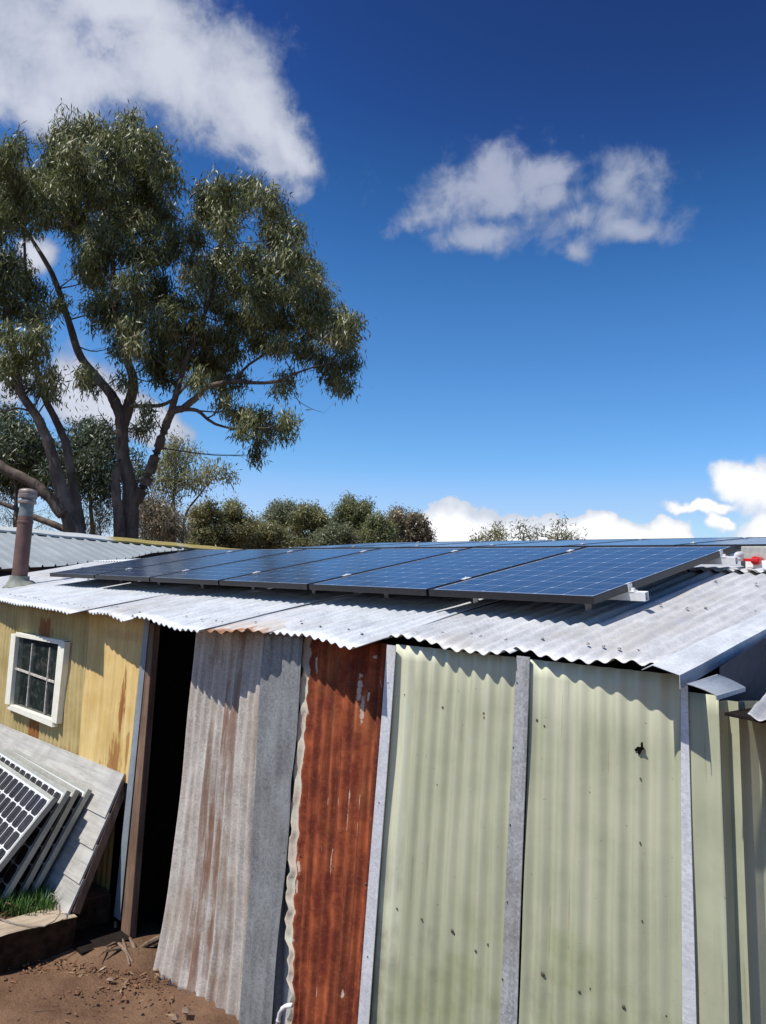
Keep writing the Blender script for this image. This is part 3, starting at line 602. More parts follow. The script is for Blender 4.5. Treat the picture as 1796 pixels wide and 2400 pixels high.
def mainroof():
    ends = []
    for (x0, y0, x1, y1, mi) in EAVE:
        a, b = onroof(x0, y0), onroof(x1, y1); ends.append([a[0], a[1], b[0], b[1], mi])
    ends[0][0] = -6.4
    for i in range(len(ends)-1):   # close the laps: each sheet runs a flute under its neighbour
        ends[i][2] = max(ends[i][2], ends[i+1][0]+.03) if ends[i+1][0] < ends[i][2]+.4 else ends[i+1][0]+.05
    ends[-1][2] = .64
    ends.insert(0, [-8.3, -.66, -6.36, -.66, 1])
    for i, (xa, ya, xb, yb, mi) in enumerate(ends):
        off = ROFF - .0035*(i % 2)
        n = max(1, round((xb-xa)/.85)) if i in (0,) else 1
        yt = 1.55
        z = lambda y: zroof(y, off)
        o = sheet('roof_sheet', (xa, yt, z(yt)), (xb, yt, z(yt)), (xa, ya, z(ya)), (xb, yb, z(yb)), ([*ROOFM, ROOFR])[mi], shed, out=RN, amp=.0085, rows=22, per=9, seed=i*1.3, warp=.004, bend=(lambda S, T, q=i: .011*np.clip(T-.72, 0, 1)*3.5*np.sin(S*7+q*2.1)+.003*np.sin(S*23+q+T*11)), ph=-(xa/.076) % 1.)
        if mi == 3: o['label'] = 'roof sheet with rusted tan lip over the doorway'
        roofs.append((o, xa, ya, xb, yb, off))
    # upper course, lapped over the main slope, lower pitch
    x = -8.3; i = 0
    while x < 2.2:
        z0 = zroof(1.47)+.020
        f = lambda y: z0+(y-1.47)*.117
        sheet('roof_sheet', (x, 4.9, f(4.9)), (x+.80, 4.9, f(4.9)), (x, 1.47, f(1.47)), (x+.80, 1.47, f(1.47)+.002), ROOFM[i % 3], shed, amp=.0085, rows=10, per=8, seed=i*.7+9, warp=.003, out=(0, -.116, .993))
        x += .77; i += 1
mainroof()
g_ = G(); g_.box((-8.3, 1.56, zroof(1.5)-.10), (2.2, 1.58, zroof(1.5)+.028)); g_.build('ridge_batten', DARKTIM, shed)
# roof screws: one little dome shared by all
def screws():
    prof = [(.008, 0.), (.008, .0015), (.0042, .003), (.0036, .0055), (.001, .006)]
    def first(p, par):
        g = G(); g.lathe(prof, (0, 0, 0), 8); V = np.concatenate(g.V)+root_loc(par)
        o = mk('roof_screw', V, g.F, SCREW, par, smooth=True); return o
    proto = None
    R = random.Random(3)
    for (o, xa, ya, xb, yb, off) in roofs[1:]:
        for row, dy in ((0, .17), (1, .95), (2, 1.62)):
            x = xa+.06
            while x < xb-.03:
                t = (x-xa)/(xb-xa); y = ya*(1-t)+yb*t+dy+R.uniform(-.02, .02)
                if row >= 1 and not (x > .08): x += .152; continue
                xx = round(x/.076)*.076
                p = Vector((xx, y, zroof(y, off)+.0085/math.cos(PHI))) - Vector(root_loc(o))
                if proto is None: proto = first(p, o); q = proto
                else: q = proto.copy(); COL.objects.link(q); q.parent = o
                q.location = p; q.rotation_euler = (PHI, 0, 0)
                x += R.choice((.152, .152, .228, .076))
screws()
# bolts, nail holes and the torn hole in the green and rust sheets
def wallbits():
    pts = [(1036, 1658, 1), (1133, 1672, 1), (1134, 1682, 1), (1252, 1688, 1), (1275, 1701, .7), (948, 1628, .5), (1056, 2183, 1.5), (1059, 2190, .8), (1141, 2215, 1), (986, 2155, .9), (1116, 2228, 1), (920, 2133, .9),
           (1271, 2283, 1.7), (1456, 2362, 1.7), (1357, 2324, 1.2), (1381, 2318, .6), (1558, 2383, .7), (1500, 1825, .6), (1503, 2159, .6), (1020, 1840, .5), (1500, 1975, .6),
           (739, 1600, .8), (811, 1609, .9), (865, 1620, .9), (777, 2034, 1.2), (856, 2072, 1.2), (869, 2023, .8), (1222, 1600, .7), (1213, 1750, .6), (1205, 1930, .7), (1198, 2110, .6), (1187, 2290, .7), (914, 1600, .6), (893, 1880, .6), (866, 2240, .6), (703, 2005, .9), (669, 1997, .8), (868, 2000, .6)]
    proto = None
    surf = []
    for o_ in shed.children:
        if o_.name.startswith('wall_sheet') and o_.data.materials[0] in (GREEN1, GREEN2, RUST):
            v_ = np.empty(len(o_.data.vertices)*3, np.float32); o_.data.vertices.foreach_get('co', v_); surf.append(v_.reshape(-1, 3)+np.array(shed.location))
    surf = np.concatenate(surf)
    for (x, y, k) in pts:
        p = atY(x, y, (-.449+.024*(x-933)/280 if x < 1225 else -.438+.05*(x-1244)/356) if x > 930 else -.464)
        p[1] = (-.4525 if 1170 < x < 1236 and y-1530 < 870 and abs(x-(1226-(y-1530)*.046)) < 14 else -.4755 if abs(x-(917-(y-1500)*.07)) < 9 else surf[np.argmin((surf[:, 0]-p[0])**2+(surf[:, 2]-p[2])**2), 1]-.0005)
        if proto is None:
            g = G(); g.lathe([(.0085, 0), (.0095, .002), (.006, .0035), (.0045, .0055), (.001, .006)], (0, 0, 0), 10)
            V = np.concatenate(g.V)+root_loc(shed); proto = mk('bolt_head', V, g.F, BOLT, shed, smooth=True); q = proto
        else: q = proto.copy(); COL.objects.link(q)
        q.location = Vector(p)-Vector(root_loc(shed)); q.rotation_euler = (math.pi/2, 0, 0); q.scale = (k*.62, k*.62, .8)
    out = [(1487, 1757), (1494, 1750), (1502, 1751), (1502, 1741), (1506, 1739), (1507, 1751), (1510, 1755), (1503, 1761), (1499, 1769), (1494, 1765), (1495, 1759), (1489, 1761)]
    P = [atY(x, y, -.4035) for x, y in out]; n = len(P); off = np.array([0, .003, 0])
    V = P+[p+off for p in P]; F = [tuple(range(n)), tuple(range(2*n-1, n-1, -1))]+[(i, (i+1) % n, n+(i+1) % n, n+i) for i in range(n)]
    mk('torn_hole', V, F, HOLE_SHADE, shed)
wallbits()
# window
def window():
    Y0, Y1 = -.488, -.435
    def P(x, y, Y): return atY(x, y, Y)
    o = {'tl': (30, 1482), 'tr': (150, 1504), 'br': (131, 1696), 'bl': (14, 1660)}
    i = {'tl': (39, 1494), 'tr': (136, 1510), 'br': (119, 1686), 'bl': (31, 1652)}
    fr = None
    bars = [('tl', 'tr', 'T'), ('tr', 'br', 'R'), ('br', 'bl', 'B'), ('bl', 'tl', 'L')]
    g = G(); OFF = np.array([0, .05, 0])
    for a, b, w in bars:
        p = {'T': [(37, 1482), (152, 1502), (136, 1510), (38, 1492)], 'R': [(137, 1503), (152, 1505), (132, 1697), (119, 1692)],
             'B': [(15, 1661), (31, 1653), (121, 1687), (122, 1705)], 'L': [(26, 1485), (37, 1486), (22, 1652), (11, 1650)]}[w]
        dY = {'T': 0, 'R': -.006, 'B': -.012, 'L': -.004}[w]
        f = [P(x, y, Y0+dY) for x, y in p]
        if w == 'B': f = [P(x, y, Y0+dY) for x, y in [(15, 1661), (24, 1652), (121, 1687), (122, 1705)]]
        h = [q+OFF for q in f]
        g.add(f+h, [(0, 1, 2, 3), (7, 6, 5, 4), (0, 4, 5, 1), (1, 5, 6, 2), (2, 6, 7, 3), (3, 7, 4, 0)])
    fr = g.build('window', CREAM, shed, bevel=.003)
    fr['label'] = 'small cream framed six pane window'
    q = [P(x, y, -.4560) for x, y in [(33, 1486), (142, 1504), (123, 1694), (20, 1660)]]
    g = G(); g.add(q+[v+np.array([0, .004, 0]) for v in q], [(0, 1, 2, 3), (7, 6, 5, 4), (0, 4, 5, 1), (1, 5, 6, 2), (2, 6, 7, 3), (3, 7, 4, 0)]); g.build('pane', GLASS, fr)
    for a, b, w in (((77, 1508), (63, 1655), .012), ((118, 1518), (104, 1680), .012), ((38, 1567), (128, 1599), .016)):
        g = G(); g.bar(P(*a, -.463), P(*b, -.463), w, .012, (0, 1, 0)); g.build('glazing_bar', BAR, fr)
window()
# flue pipe through the roof
def flue():
    b = onroof(44, 1374); x, y = b[0], b[1]; z0 = b[2]-.05
    t = atY(67, 1148, y); h = t[2]-z0
    lean = np.array([(t[0]-x), 0, 0])
    sc1 = .0725
    def ring(prof, name, mat, par, smooth=True):
        g = G(); g.lathe([(r, zz) for r, zz in prof], (0, 0, 0), 28); V = np.concatenate(g.V)
        V[:, 0] += x+lean[0]*V[:, 2]/h; V[:, 1] += y; V[:, 2] += z0
        return mk(name, V, g.F, mat, par, smooth=False)
    f = ring([(.079, 0), (.077, h*.70), (.074, h*.735)], 'flue_pipe', TERRA, shed)
    ring([(.071, h*.735), (.071, h*.86)], 'upper_pipe', FLUEGREY, f)
    ring([(.088, h*.86), (.094, h*.865), (.094, h*.885), (.088, h*.89)], 'cap_ring', FLUECAP, f)
    ring([(.06, h*.89), (.06, h*.915)], 'cap_neck', FLUEGREY, f)
    ring([(.094, h*.915), (.096, h*.93), (.096, h*.955), (.090, h*.96)], 'cap_ring', FLUECAP, f)
    ring([(.090, h*.962), (.093, h*.968), (.093, h*.985), (.082, h*1.0), (.03, h*1.01)], 'cap', FLUECAP, f)
    ring([(.081, h*.665), (.082, h*.67), (.082, h*.68), (.079, h*.69)], 'joint_band', TERRA, f)
    g = G(); V = []; k = 28
    for (r, zz) in ((.135, .0), (.110, .025), (.084, .07), (.082, .11)):
        for j in range(k):
            th = 2*math.pi*j/k; xx, yy = x+r*math.cos(th)*1.15, y+r*math.sin(th)*1.2; V.append((xx, yy, (zroof(yy)+.012+zz) if r > .1 else b[2]+zz))
    F = [(i*k+j, i*k+(j+1) % k, (i+1)*k+(j+1) % k, (i+1)*k+j) for i in range(3) for j in range(k)]
    mk('flue_flashing', V, F, LEAD, f, smooth=True)
flue()
# curled cap and lean-to roof on the right
def leanto():
    q = np.array([(.700, -.625, 2.068), (.749, -.505, 2.030), (.768, -.302, 2.052), (.735, -.46, 2.098)])
    t = thing('lean_to_roof', 'low lean-to roof of galvanised scrap sheets at the right end of the shed', 'lean-to', (.9, -.4, 1.99))
    V = []; uv = []; n = 8
    for i in range(n+1):
        s = i/n; L = q[0]*(1-s)+q[3]*s; Rr = q[1]*(1-s)+q[2]*s
        for j in range(n+1):
            w = j/n; p = L*(1-w)+Rr*w; p[2] += .003*math.sin(w*math.pi); V.append(p); uv.append((w*.12, s*.25))
        p = Rr.copy(); p[2] -= .014; V.append(p); uv.append((.14, s*.25))
    m = n+2; F = [(i*m+j, (i+1)*m+j, (i+1)*m+j+1, i*m+j+1) for i in range(n) for j in range(m-1)]
    o = mk('folded_cap', V, F, ROOFM[0], t, uv=uv); o.modifiers.new('gauge', 'SOLIDIFY').thickness = .003
    sheet('roof_sheet', (.76, -.05, 2.02), (2.0, .55, 1.90), (.885, -.60, 1.995), (2.1, -.45, 1.90), SHEET_PALE, t, amp=.008, rows=14, per=8, out=(0, 0, 1), seed=3)
    g = G(); g.hexa([(.76, -.46, 1.965), (.90, -.52, 1.965), (.95, .2, 1.965), (.76, .2, 1.965), (.76, -.46, 1.975), (.90, -.52, 1.975), (.95, .2, 1.975), (.76, .2, 1.975)]); g.build('gap_shade_sheet', DARKIN, t)  # added black sheet, stands in for the shaded gap under the cap
leanto()

# ------------------------------------------------------------------ solar panels on the roof
def make_panel(label):
    root = thing('solar_panel', label, 'solar panel', (0, 0, 0))
    w, l, t, e = PW, PL, PT, .011
    g = G()   # local: x to the left is negative (panel spans x -w..0), y up slope, z top = 0
    g.box((-w, 0, -t), (0, e, 0)); g.box((-w, l-e, -t), (0, l, 0)); g.box((-w, e, -t), (-w+e, l-e, 0)); g.box((-e, e, -t), (0, l-e, 0))
    g.build('frame', BLACKFRAME, root, bevel=.0012)
    V = [(-w+e, e, -.003), (-e, e, -.003), (-e, l-e, -.003), (-w+e, l-e, -.003)]; V += [(x, y, -.008) for x, y, z in V]
    uv = [(0, 0), (w-2*e, 0), (w-2*e, l-2*e), (0, l-2*e)]*2
    mk('cell_sheet', V, [(0, 1, 2, 3), (7, 6, 5, 4), (0, 4, 5, 1), (1, 5, 6, 2), (2, 6, 7, 3), (3, 7, 4, 0)], CELLS, root, uv=uv)
    return root
PITCHW = 1.012
lab1 = ['black framed solar panel at the near right end of the front row', 'black framed solar panel second from the near right end of the front row', 'black framed solar panel third from the near right end of the front row',
        'black framed solar panel third from the flue end of the front row', 'black framed solar panel second from the flue end of the front row', 'black framed solar panel nearest the flue pipe in the front row']
lab2 = ['solar panel above the red switch, near right end of the rear row', 'solar panel second from the right end of the rear row', 'solar panel third from the right end of the rear row',
        'solar panel third from the left end of the rear row', 'solar panel second from the left end of the rear row', 'solar panel at the left end of the rear row, before the distant bushy trees']
proto = make_panel(lab1[0]); proto['group'] = 'solar panels on the shed roof'
YB, ZB = 4.4, 3.035; PH2 = math.radians(7.3)
for i in range(12):
    p = proto if i == 0 else copy_tree(proto)
    if i < 6:
        p.location = (-i*PITCHW, 0, PZ); p.rotation_euler = (PHI, 0, 0); p['label'] = lab1[i]
    else:
        j = i-6; p.location = (.14-j*PITCHW, YB-PL*math.cos(PH2), ZB-PL*math.sin(PH2)); p.rotation_euler = (PH2, 0, 0); p['label'] = lab2[j]
def rails():
    n = 0
    for row in range(2):
        for v in (.34, 1.47):
            ph = PHI if row == 0 else PH2
            if row == 0: base = np.array([0, v*math.cos(ph), PZ+v*math.sin(ph)])
            else: base = np.array([.14, YB-(PL-v)*math.cos(ph), ZB-(PL-v)*math.sin(ph)])
            lab = [['lower aluminium rail carrying the front row of black panels', 'upper aluminium rail carrying the front row of black panels'], ['lower aluminium rail carrying the rear row of panels', 'upper aluminium rail carrying the rear row of panels']][row][0 if v < 1 else 1]
            t = thing('mounting_rail', lab, 'rail', base, 'aluminium rails under the solar panels')
            t.rotation_euler = (ph, 0, 0)
            def L(g, name, mat, par=t, **kw):   # geometry given in the rail's own frame
                V = np.concatenate(g.V)+root_loc(par); o = mk(name, V, g.F, mat, par); return o
            g = G(); x0, x1 = -6*PITCHW-.03, .085
            zt = -PT-.001
            for (a, b) in (((x0, -.018, zt-.042), (x1, -.015, zt)), ((x0, .015, zt-.042), (x1, .018, zt)), ((x0, -.0155, zt-.042), (x1, .0155, zt-.039)), ((x0, -.0155, zt-.003), (x1, .0155, zt-.0005))): g.box(a, b)
            L(g, 'rail_bar', ALUWHITE)
            for k in range(7):
                x = -k*PITCHW + (0.0 if k else 0); g = G()
                if k == 0: g.box((.001, -.02, zt), (.004, .02, .004)); g.box((-.008, -.02, .001), (.004, .02, .004)); g.box((.004, -.02, zt), (.03, .02, zt+.004)); g.box((.010, -.008, zt+.004), (.024, .008, zt+.016))
                elif k == 6: g.box((-.03-PITCHW*6+.02+.0, -.02, zt), (-PITCHW*6+.018, .02, zt+.004)); g.box((-PITCHW*6+.013, -.02, zt), (-PITCHW*6+.0185, .02, .004))
                else: g.box((x-.004, -.03, .0008), (x+.024, .03, .005)); g.box((x+.007, -.02, zt), (x+.013, .02, .001)); g.lathe([(.007, 0), (.007, .006)], (x+.010, 0, .005), 8)
                L(g, 'clamp', ALUWHITE)
            for k in range(9):
                x = -.22-k*.71; g = G(); zb = -ROFF-.002
                g.box((x-.018, -.024, zb), (x+.018, -.0195, zt-.004)); g.box((x-.018, -.07, zb), (x+.018, -.020, zb+.005)); g.lathe([(.008, 0), (.008, .008)], (x, -.05, zb+.005), 8)
                L(g, 'foot', ALU)
rails()
# isolator switch at the right
def isolator():
    t0 = atY(1736, 1332, 1.72)
    t = thing('isolator_switch', 'grey isolator box with a red rotary knob below the rear panels', 'switch', t0)
    x, y, z = t0
    g = G(); g.box((x, y, z+.015), (x+.36, y+.10, z+.135)); g.build('enclosure', GREYBOX, t, bevel=.006)
    g = G(); g.box((x+.045, y-.05, z-.005), (x+.36, y-.001, z+.045)); g.build('switch_base', WHITEPVC, t, bevel=.006)
    k0 = atY(1773, 1314, y-.06); g = G(); c = []; R = .026; n = 20
    V = [(k0[0]+R*math.cos(2*math.pi*i/n), k0[1]+d, k0[2]+R*math.sin(2*math.pi*i/n)) for d in (-.022, .06) for i in range(n)]
    g.add(V, [tuple(range(n)), tuple(range(2*n-1, n-1, -1))]+[(i, n+i, n+(i+1) % n, (i+1) % n) for i in range(n)])
    g.bar(k0+np.array([-.062, -.026, .003]), k0+np.array([.02, -.026, 0]), .012, .018); g.build('knob', REDPLASTIC, t, bevel=.002)
    t1 = atY(1690, 1312, 1.62)
    c = thing('conduit', 'short white conduit from the panel edge to the grey switch box', 'conduit', t1)
    g = G(); g.tube([atY(1692, 1314, 1.60), atY(1712, 1304, 1.62), atY(1738, 1300, 1.70)], .022, 12); g.build('pipe', WHITEPVC, c, smooth=True)
    g = G(); g.tube([atY(1700, 1318, 1.58), atY(1724, 1309, 1.62), atY(1738, 1312, 1.68)], .012, 10); g.build('cable', WHITEPVC, c, smooth=True)
isolator()

# ------------------------------------------------------------------ garden bed, boards, old panels at left
LZ = .20
def ledge():
    t = thing('raised_bed', 'raised earth bed with a worn timber edge beside the doorway', 'garden bed', (-3.6, -1.2, 0))
    g = G(); n = 26
    A = np.linspace(-.80, -3.4, n); V = []; 
    for i, y in enumerate(A):
        w = .002*math.sin(i*1.7); V += [(-3.10+w, y, LZ-.01+.006*math.sin(i*2.2)), (-3.30+w, y, LZ+.004*math.sin(i*1.3)), (-3.135+w, y, -.08), (-3.31, y, -.08)]
    F = []
    for i in range(n-1):
        a, b = 4*i, 4*i+4; F += [(a, b, b+1, a+1), (a+2, a, a+1, a+3)][:1] + [(a+2, b+2, b, a), (a+1, b+1, b+3, a+3)]
    g.add(V, F); o = g.build('edge_timber', SLEEPER, t)
    o.data.materials.append(BANK_SHADE)
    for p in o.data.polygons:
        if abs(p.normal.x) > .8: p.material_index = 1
    g = G(); g.box((-8.0, -3.4, -.08), (-3.315, -.47, LZ-.012)); o = g.build('soil', DIRT, t); o.data.materials.append(BANK_SHADE)
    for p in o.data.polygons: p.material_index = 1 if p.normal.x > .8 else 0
    g = G(); g.box((-3.313, -.80, -.08), (-2.99, -.47, .012)); g.build('shade_patch', DARKIN, t)  # near-black patch painting the shade on the ground beside the post
    g = G(); g.hexa([(-3.36, -.462, -.05), (-3.285, -.462, -.05), (-3.285, -.455, -.05), (-3.36, -.455, -.05), (-3.36, -.462, .93), (-3.25, -.462, .93), (-3.25, -.455, .93), (-3.36, -.455, .93)]); g.build('shade_panel', HOLE_SHADE, t)  # near-black panel painting the shade at the foot of the wall
ledge()
def slab(name, P, thick, mat, parent, nrm=None, **kw):
    P = [np.asarray(p, float) for p in P]; n = np.cross(P[1]-P[0], P[3]-P[0]) if nrm is None else np.asarray(nrm); n = n/np.linalg.norm(n)*thick
    g = G(); g.hexa(P+[p+n for p in P]); return g.build(name, mat, parent, **kw)
def boards():
    t = thing('weatherboard_panel', 'leaning panel of weathered grey lapped boards behind the old white framed solar panels', 'board panel', (-3.6, -.7, LZ))
    tr, br = np.array([-3.30, -.462, .985]), np.array([-3.145, -.83, LZ+.005]); tl, bl = np.array([-6.1, -.462, .965]), np.array([-6.1, -.85, LZ])
    N5 = [0, .30, .53, .77, 1.0]
    for i in range(4):
        a, b = N5[i], N5[i+1]+(.02 if i < 3 else 0)
        sag = np.array([0, -.020, -.010])
        P = [tl*(1-b)+bl*b+sag, tr*(1-b)+br*b+sag, tr*(1-a)+br*a, tl*(1-a)+bl*a]
        slab('board', P, -.017, GREYBOARD, t, nrm=(0, -.85, .45), bevel=.002)
    slab('bottom_rail', [bl+np.array([0, -.01, -.03]), br+np.array([0, -.01, -.03]), br+np.array([0, -.01, 0]), bl+np.array([0, -.01, 0])], -.04, GREYBOARD, t, nrm=(0, -.85, .45))
    slab('edge_batten', [br+np.array([-.03, .02, 0]), br+np.array([0, .02, 0]), tr+np.array([0, .02, 0]), tr+np.array([-.03, .02, 0])], .05, POST, t, nrm=(0, .85, -.45))
boards()
def oldpanels():
    def bt(B, T, L=OH):
        b = atZ(*B, LZ+.005); d = ray(*T); d = d/np.linalg.norm(d); o = C-b; h = d@o; cc = o@o-L*L; D = max(0., h*h-cc)
        return b, C+d*(-h-math.sqrt(D))
    lab = ['front old solar panel of the leaning stack, black cells in full view', 'second old solar panel of the leaning stack, one row of cells showing', 'third old solar panel of the leaning stack, thin sliver of cells showing', 'rearmost old solar panel of the leaning stack, against the grey boards']
    LT = [((0, 2026), (127, 1868)), ((5, 2107), (158, 1852)), ((42, 2104), (178, 1850)), ((82, 2076), (207, 1849))]
    protos = None
    for i, (B, T) in enumerate(LT):
        al = math.radians([4., 3.5, 3., 2.5][i]); x = np.array([-math.cos(al), math.sin(al), 0])
        t_ = atY(*T, [-.87, -.775, -.685, -.60][i])
        lo, hi = .2, 3.
        for _ in range(60):      # slide the foot along the line of the edge until the panel has its true height
            e = (lo+hi)/2; b = at_plane(T[0]+(B[0]-T[0])*e, T[1]+(B[1]-T[1])*e, t_, x)
            if np.linalg.norm(t_-b) < OH: lo = e
            else: hi = e

        y = (t_-b)/np.linalg.norm(t_-b); z = np.cross(y, x)
        if z[1] > 0: z = -z
        if protos is None:
            r = thing('old_solar_panel', lab[0], 'solar panel', (0, 0, 0), 'old solar panels leaning in a stack'); w, h, th, e = OW, OH, .036, .025
            g = G(); g.box((0, 0, -th), (w, e, 0)); g.box((0, h-e, -th), (w, h, 0)); g.box((0, e, -th), (e, h-e, 0)); g.box((w-e, e, -th), (w, h-e, 0))
            g.build('frame', OLDFRAME, r, bevel=.0015)
            V = [(e, e, -.003), (w-e, e, -.003), (w-e, h-e, -.003), (e, h-e, -.003)]; V += [(a, b_, -.012) for a, b_, c in V]; uv = [(0, 0), (w-2*e, 0), (w-2*e, h-2*e), (0, h-2*e)]*2
            mk('cell_sheet', V, [(0, 1, 2, 3), (7, 6, 5, 4), (0, 4, 5, 1), (1, 5, 6, 2), (2, 6, 7, 3), (3, 7, 4, 0)], OLDCELLS, r, uv=uv)
            protos = r; p = r
        else: p = copy_tree(protos); p['label'] = lab[i]
        m = Matrix.Identity(4)
        for k in range(3): m[k][0], m[k][1], m[k][2], m[k][3] = x[k], y[k], z[k], b[k]
        if m.to_3x3().determinant() < 0:
            for k in range(3): m[k][0] = -x[k]; m[k][3] = b[k]+x[k]*OW
        p.matrix_world = m
oldpanels()
def grass():
    n = 1500; V = []; F = []; tint = []
    for i in range(n):
        px, py = random.uniform(-40, 135), random.uniform(2070, 2150)
        b = atZ(px, py, LZ-.01)
        if b[0] > -3.2-.1*random.random() or b[1] > -.62: continue
        h = random.uniform(.04, .12); a = random.uniform(0, 6.28); l = random.uniform(.1, .7); w = .0035
        d = np.array([math.cos(a), math.sin(a), 0]); s = np.array([-d[1], d[0], 0])*w
        m1 = b+d*h*l*.35+np.array([0, 0, h*.6]); t = b+d*h*l+np.array([0, 0, h])
        k = len(V); V += [b-s, b+s, m1+s*.7, m1-s*.7, t]; F += [(k, k+1, k+2, k+3), (k+3, k+2, k+4)]; tint += [random.random()]*5
    o = mk('grass', V, F, GRASS, attr=tint); tag(o, 'tuft of green grass growing on the raised bed in front of the old panels', 'grass', kind='stuff')
grass()
def litter():
    # loose clods and crumbs of earth
    V = []; F = []
    def rock(c, r, V, F):
        k = len(V); base = np.array([(1, 0, 0), (-1, 0, 0), (0, 1, 0), (0, -1, 0), (0, 0, 1), (0, 0, -1)], float)
        fs = [(0, 2, 4), (2, 1, 4), (1, 3, 4), (3, 0, 4), (2, 0, 5), (1, 2, 5), (3, 1, 5), (0, 3, 5)]
        for b in base: V.append(c+b*r*np.array([random.uniform(.6, 1.3), random.uniform(.6, 1.3), random.uniform(.4, .8)])+np.random.default_rng(k).normal(0, .15*r, 3))
        F += [tuple(i+k for i in f) for f in fs]
    for i in range(1300):
        px, py = random.gauss(250, 130), random.gauss(2275, 40)
        if py < 2215+.0*px or px > 460: continue
        p = atZ(px, py, -.015)
        if p[1] > -.38 or p[0] < -3.05 and p[1] > -1: continue
        rock(p, abs(random.gauss(.003, .005))+.0018, V, F)
    o = mk('dirt_crumbs', V, F, CLOD); tag(o, 'scatter of loose earth crumbs on the dirt before the doorway', 'dirt', kind='stuff')
    V = []; F = []; tint = []
    for i in range(110):
        px, py = random.gauss(280, 110), random.gauss(2262, 36)
        if py < 2215 or px > 450 or px < 0: continue
        p = atZ(px, py, -.008)
        if p[1] > -.4: continue
        a = random.uniform(0, 6.28); l = random.uniform(.012, .035); w = l*random.uniform(.2, .4); u = np.array([math.cos(a), math.sin(a), random.uniform(-.2, .4)]); v = np.array([-u[1], u[0], random.uniform(-.3, .3)])
        k = len(V); V += [p-u*l, p+v*w, p+u*l, p-v*w]; F += [(k, k+1, k+2, k+3)]; tint += [random.random()]*4
    o = mk('leaf_litter', V, F, LITTER, attr=tint); tag(o, 'dry gum leaves scattered on the dirt before the doorway', 'leaf litter', kind='stuff')
    # a few bigger scraps one can tell apart
    for (px, py, r, lab) in ((410, 2390, .035, 'pale bark chip at the foot of the grey sheet'), (437, 2372, .032, 'larger tan bark chip touching the foot of the grey sheet'), (260, 2297, .03, 'flat brown bark chip lying on the open dirt')):
        p = atZ(px, py, .0); t = []; f = []; rock(p+np.array([0, 0, .004]), r, t, f); o = mk('bark_chip', np.array(t)*np.array([1, 1, 1]), f, BARK_SCRAP)
        tag(o, lab, 'bark chip', 'bark chips on the dirt')
    # broken foot of the post
    t = thing('splintered_wood', 'pile of splintered wood and bark around the foot of the door post', 'wood scraps', (-2.95, -.55, 0))
    spots = [((278, 2215), (312, 2255), .014), ((262, 2232), (322, 2222), .010), ((288, 2205), (305, 2262), .012), ((240, 2238), (300, 2228), .008), ((304, 2205), (322, 2240), .013), ((250, 2226), (285, 2212), .009), ((230, 2245), (262, 2222), .006)]
    for (a, b, r) in spots:
        A, B = atZ(*a, .035), atZ(*b, .005); A[2] += random.uniform(0, .03); B[2] = max(.0, B[2]); g = G()
        g.tube([A, (A+B)/2+np.array([0, 0, .012]), B], [r*.6, r, r*.5], 6, wob=.5); g.build('splinter', BARK_SCRAP, t)
    g = G(); g.tube([atY(271, 2160, -.47), atY(273, 2190, -.475), atY(272, 2225, -.47)], [.012, .016, .009], 6, wob=.4); g.build('splinter', POST, t)
    # curved strip of timber on the threshold
    P = [atZ(px, py, .012) for px, py in ((322, 2229), (345, 2214), (370, 2202), (400, 2192))]; g = G()
    g.tube(P, [.012, .018, .02, .018], 8, wob=.25); o = g.build('timber_strip', BARK_SCRAP); tag(o, 'pale curved strip of timber lying across the doorway threshold', 'timber')
    # twig on the dirt
    P = [atZ(px, py, -.004) for px, py in ((40, 2392), (62, 2378), (88, 2369), (125, 2366))]; g = G(); g.tube(P, [.002, .003, .003, .0015], 5); o = g.build('twig', POST); tag(o, 'thin dark twig lying on the sunlit dirt', 'twig')
    # loose wires
    P = [atZ(px, py, LZ+z) for px, py, z in ((0, 2153, .012), (40, 2166, .004), (80, 2172, .0), (105, 2171, .0), (128, 2158, .01), (141, 2142, .03), (140, 2122, .08), (132, 2100, .12), (120, 2094, .13), (112, 2104, .11))]; g = G()
    g.tube(P, .0035, 6); o = g.build('wire', plain('grey_cable', (.20, .17, .14), .6)); tag(o, 'thin grey wire looping from the grass over the edge of the bed', 'wire')
    P = [atZ(px, py, LZ+z) for px, py, z in ((-10, 2112, .03), (20, 2117, .04), (40, 2126, .03), (44, 2132, .01), (20, 2135, .01), (0, 2147, .02))]; g = G()
    g.tube(P, .004, 6); o = g.build('wire', plain('rusty_wire', (.22, .10, .05), .8)); tag(o, 'rusty brown wire curled in the grass', 'wire')
    # white pipe elbow at the foot of the pale sheet
    P = [atY(px, py, -.55) for px, py in ((646, 2440), (652, 2398), (656, 2375), (662, 2364), (671, 2358), (684, 2356))]; g = G(); g.tube(P, .011, 12)
    t = thing('water_pipe', 'white plastic pipe elbow rising beside the rusted sheet', 'pipe', P[0]); g.build('pipe', WHITEPVC, t, smooth=True)
    g = G(); g.tube([P[1]+(P[2]-P[1])*.1, P[1]+(P[2]-P[1])*.35], .0135, 12); g.build('collar', GREYBOX, t, smooth=True)
    # dim tools inside the doorway
    RED = plain('dull_red_handle', (.16, .045, .02), .7)
    g = G(); g.tube([atY(415, 2035, .05), atY(395, 1930, .15), atY(382, 1830, .25)], .011, 8); t = thing('tool_handle', 'dull red tool handle leaning in the dark doorway', 'tool', atY(415, 2035, .05)); g.build('handle', RED, t, smooth=True)
    g = G(); a, b = atY(345, 1855, .1), atY(352, 1850, .1); g.box(a+np.array([-.05, 0, -.01]), a+np.array([.05, .03, .012])); g.bar(a, a+np.array([0, .2, -.02]), .02, .02); o = g.build('bracket_shelf', POST); tag(o, 'small timber bracket just inside the doorway behind the post', 'bracket')
litter()

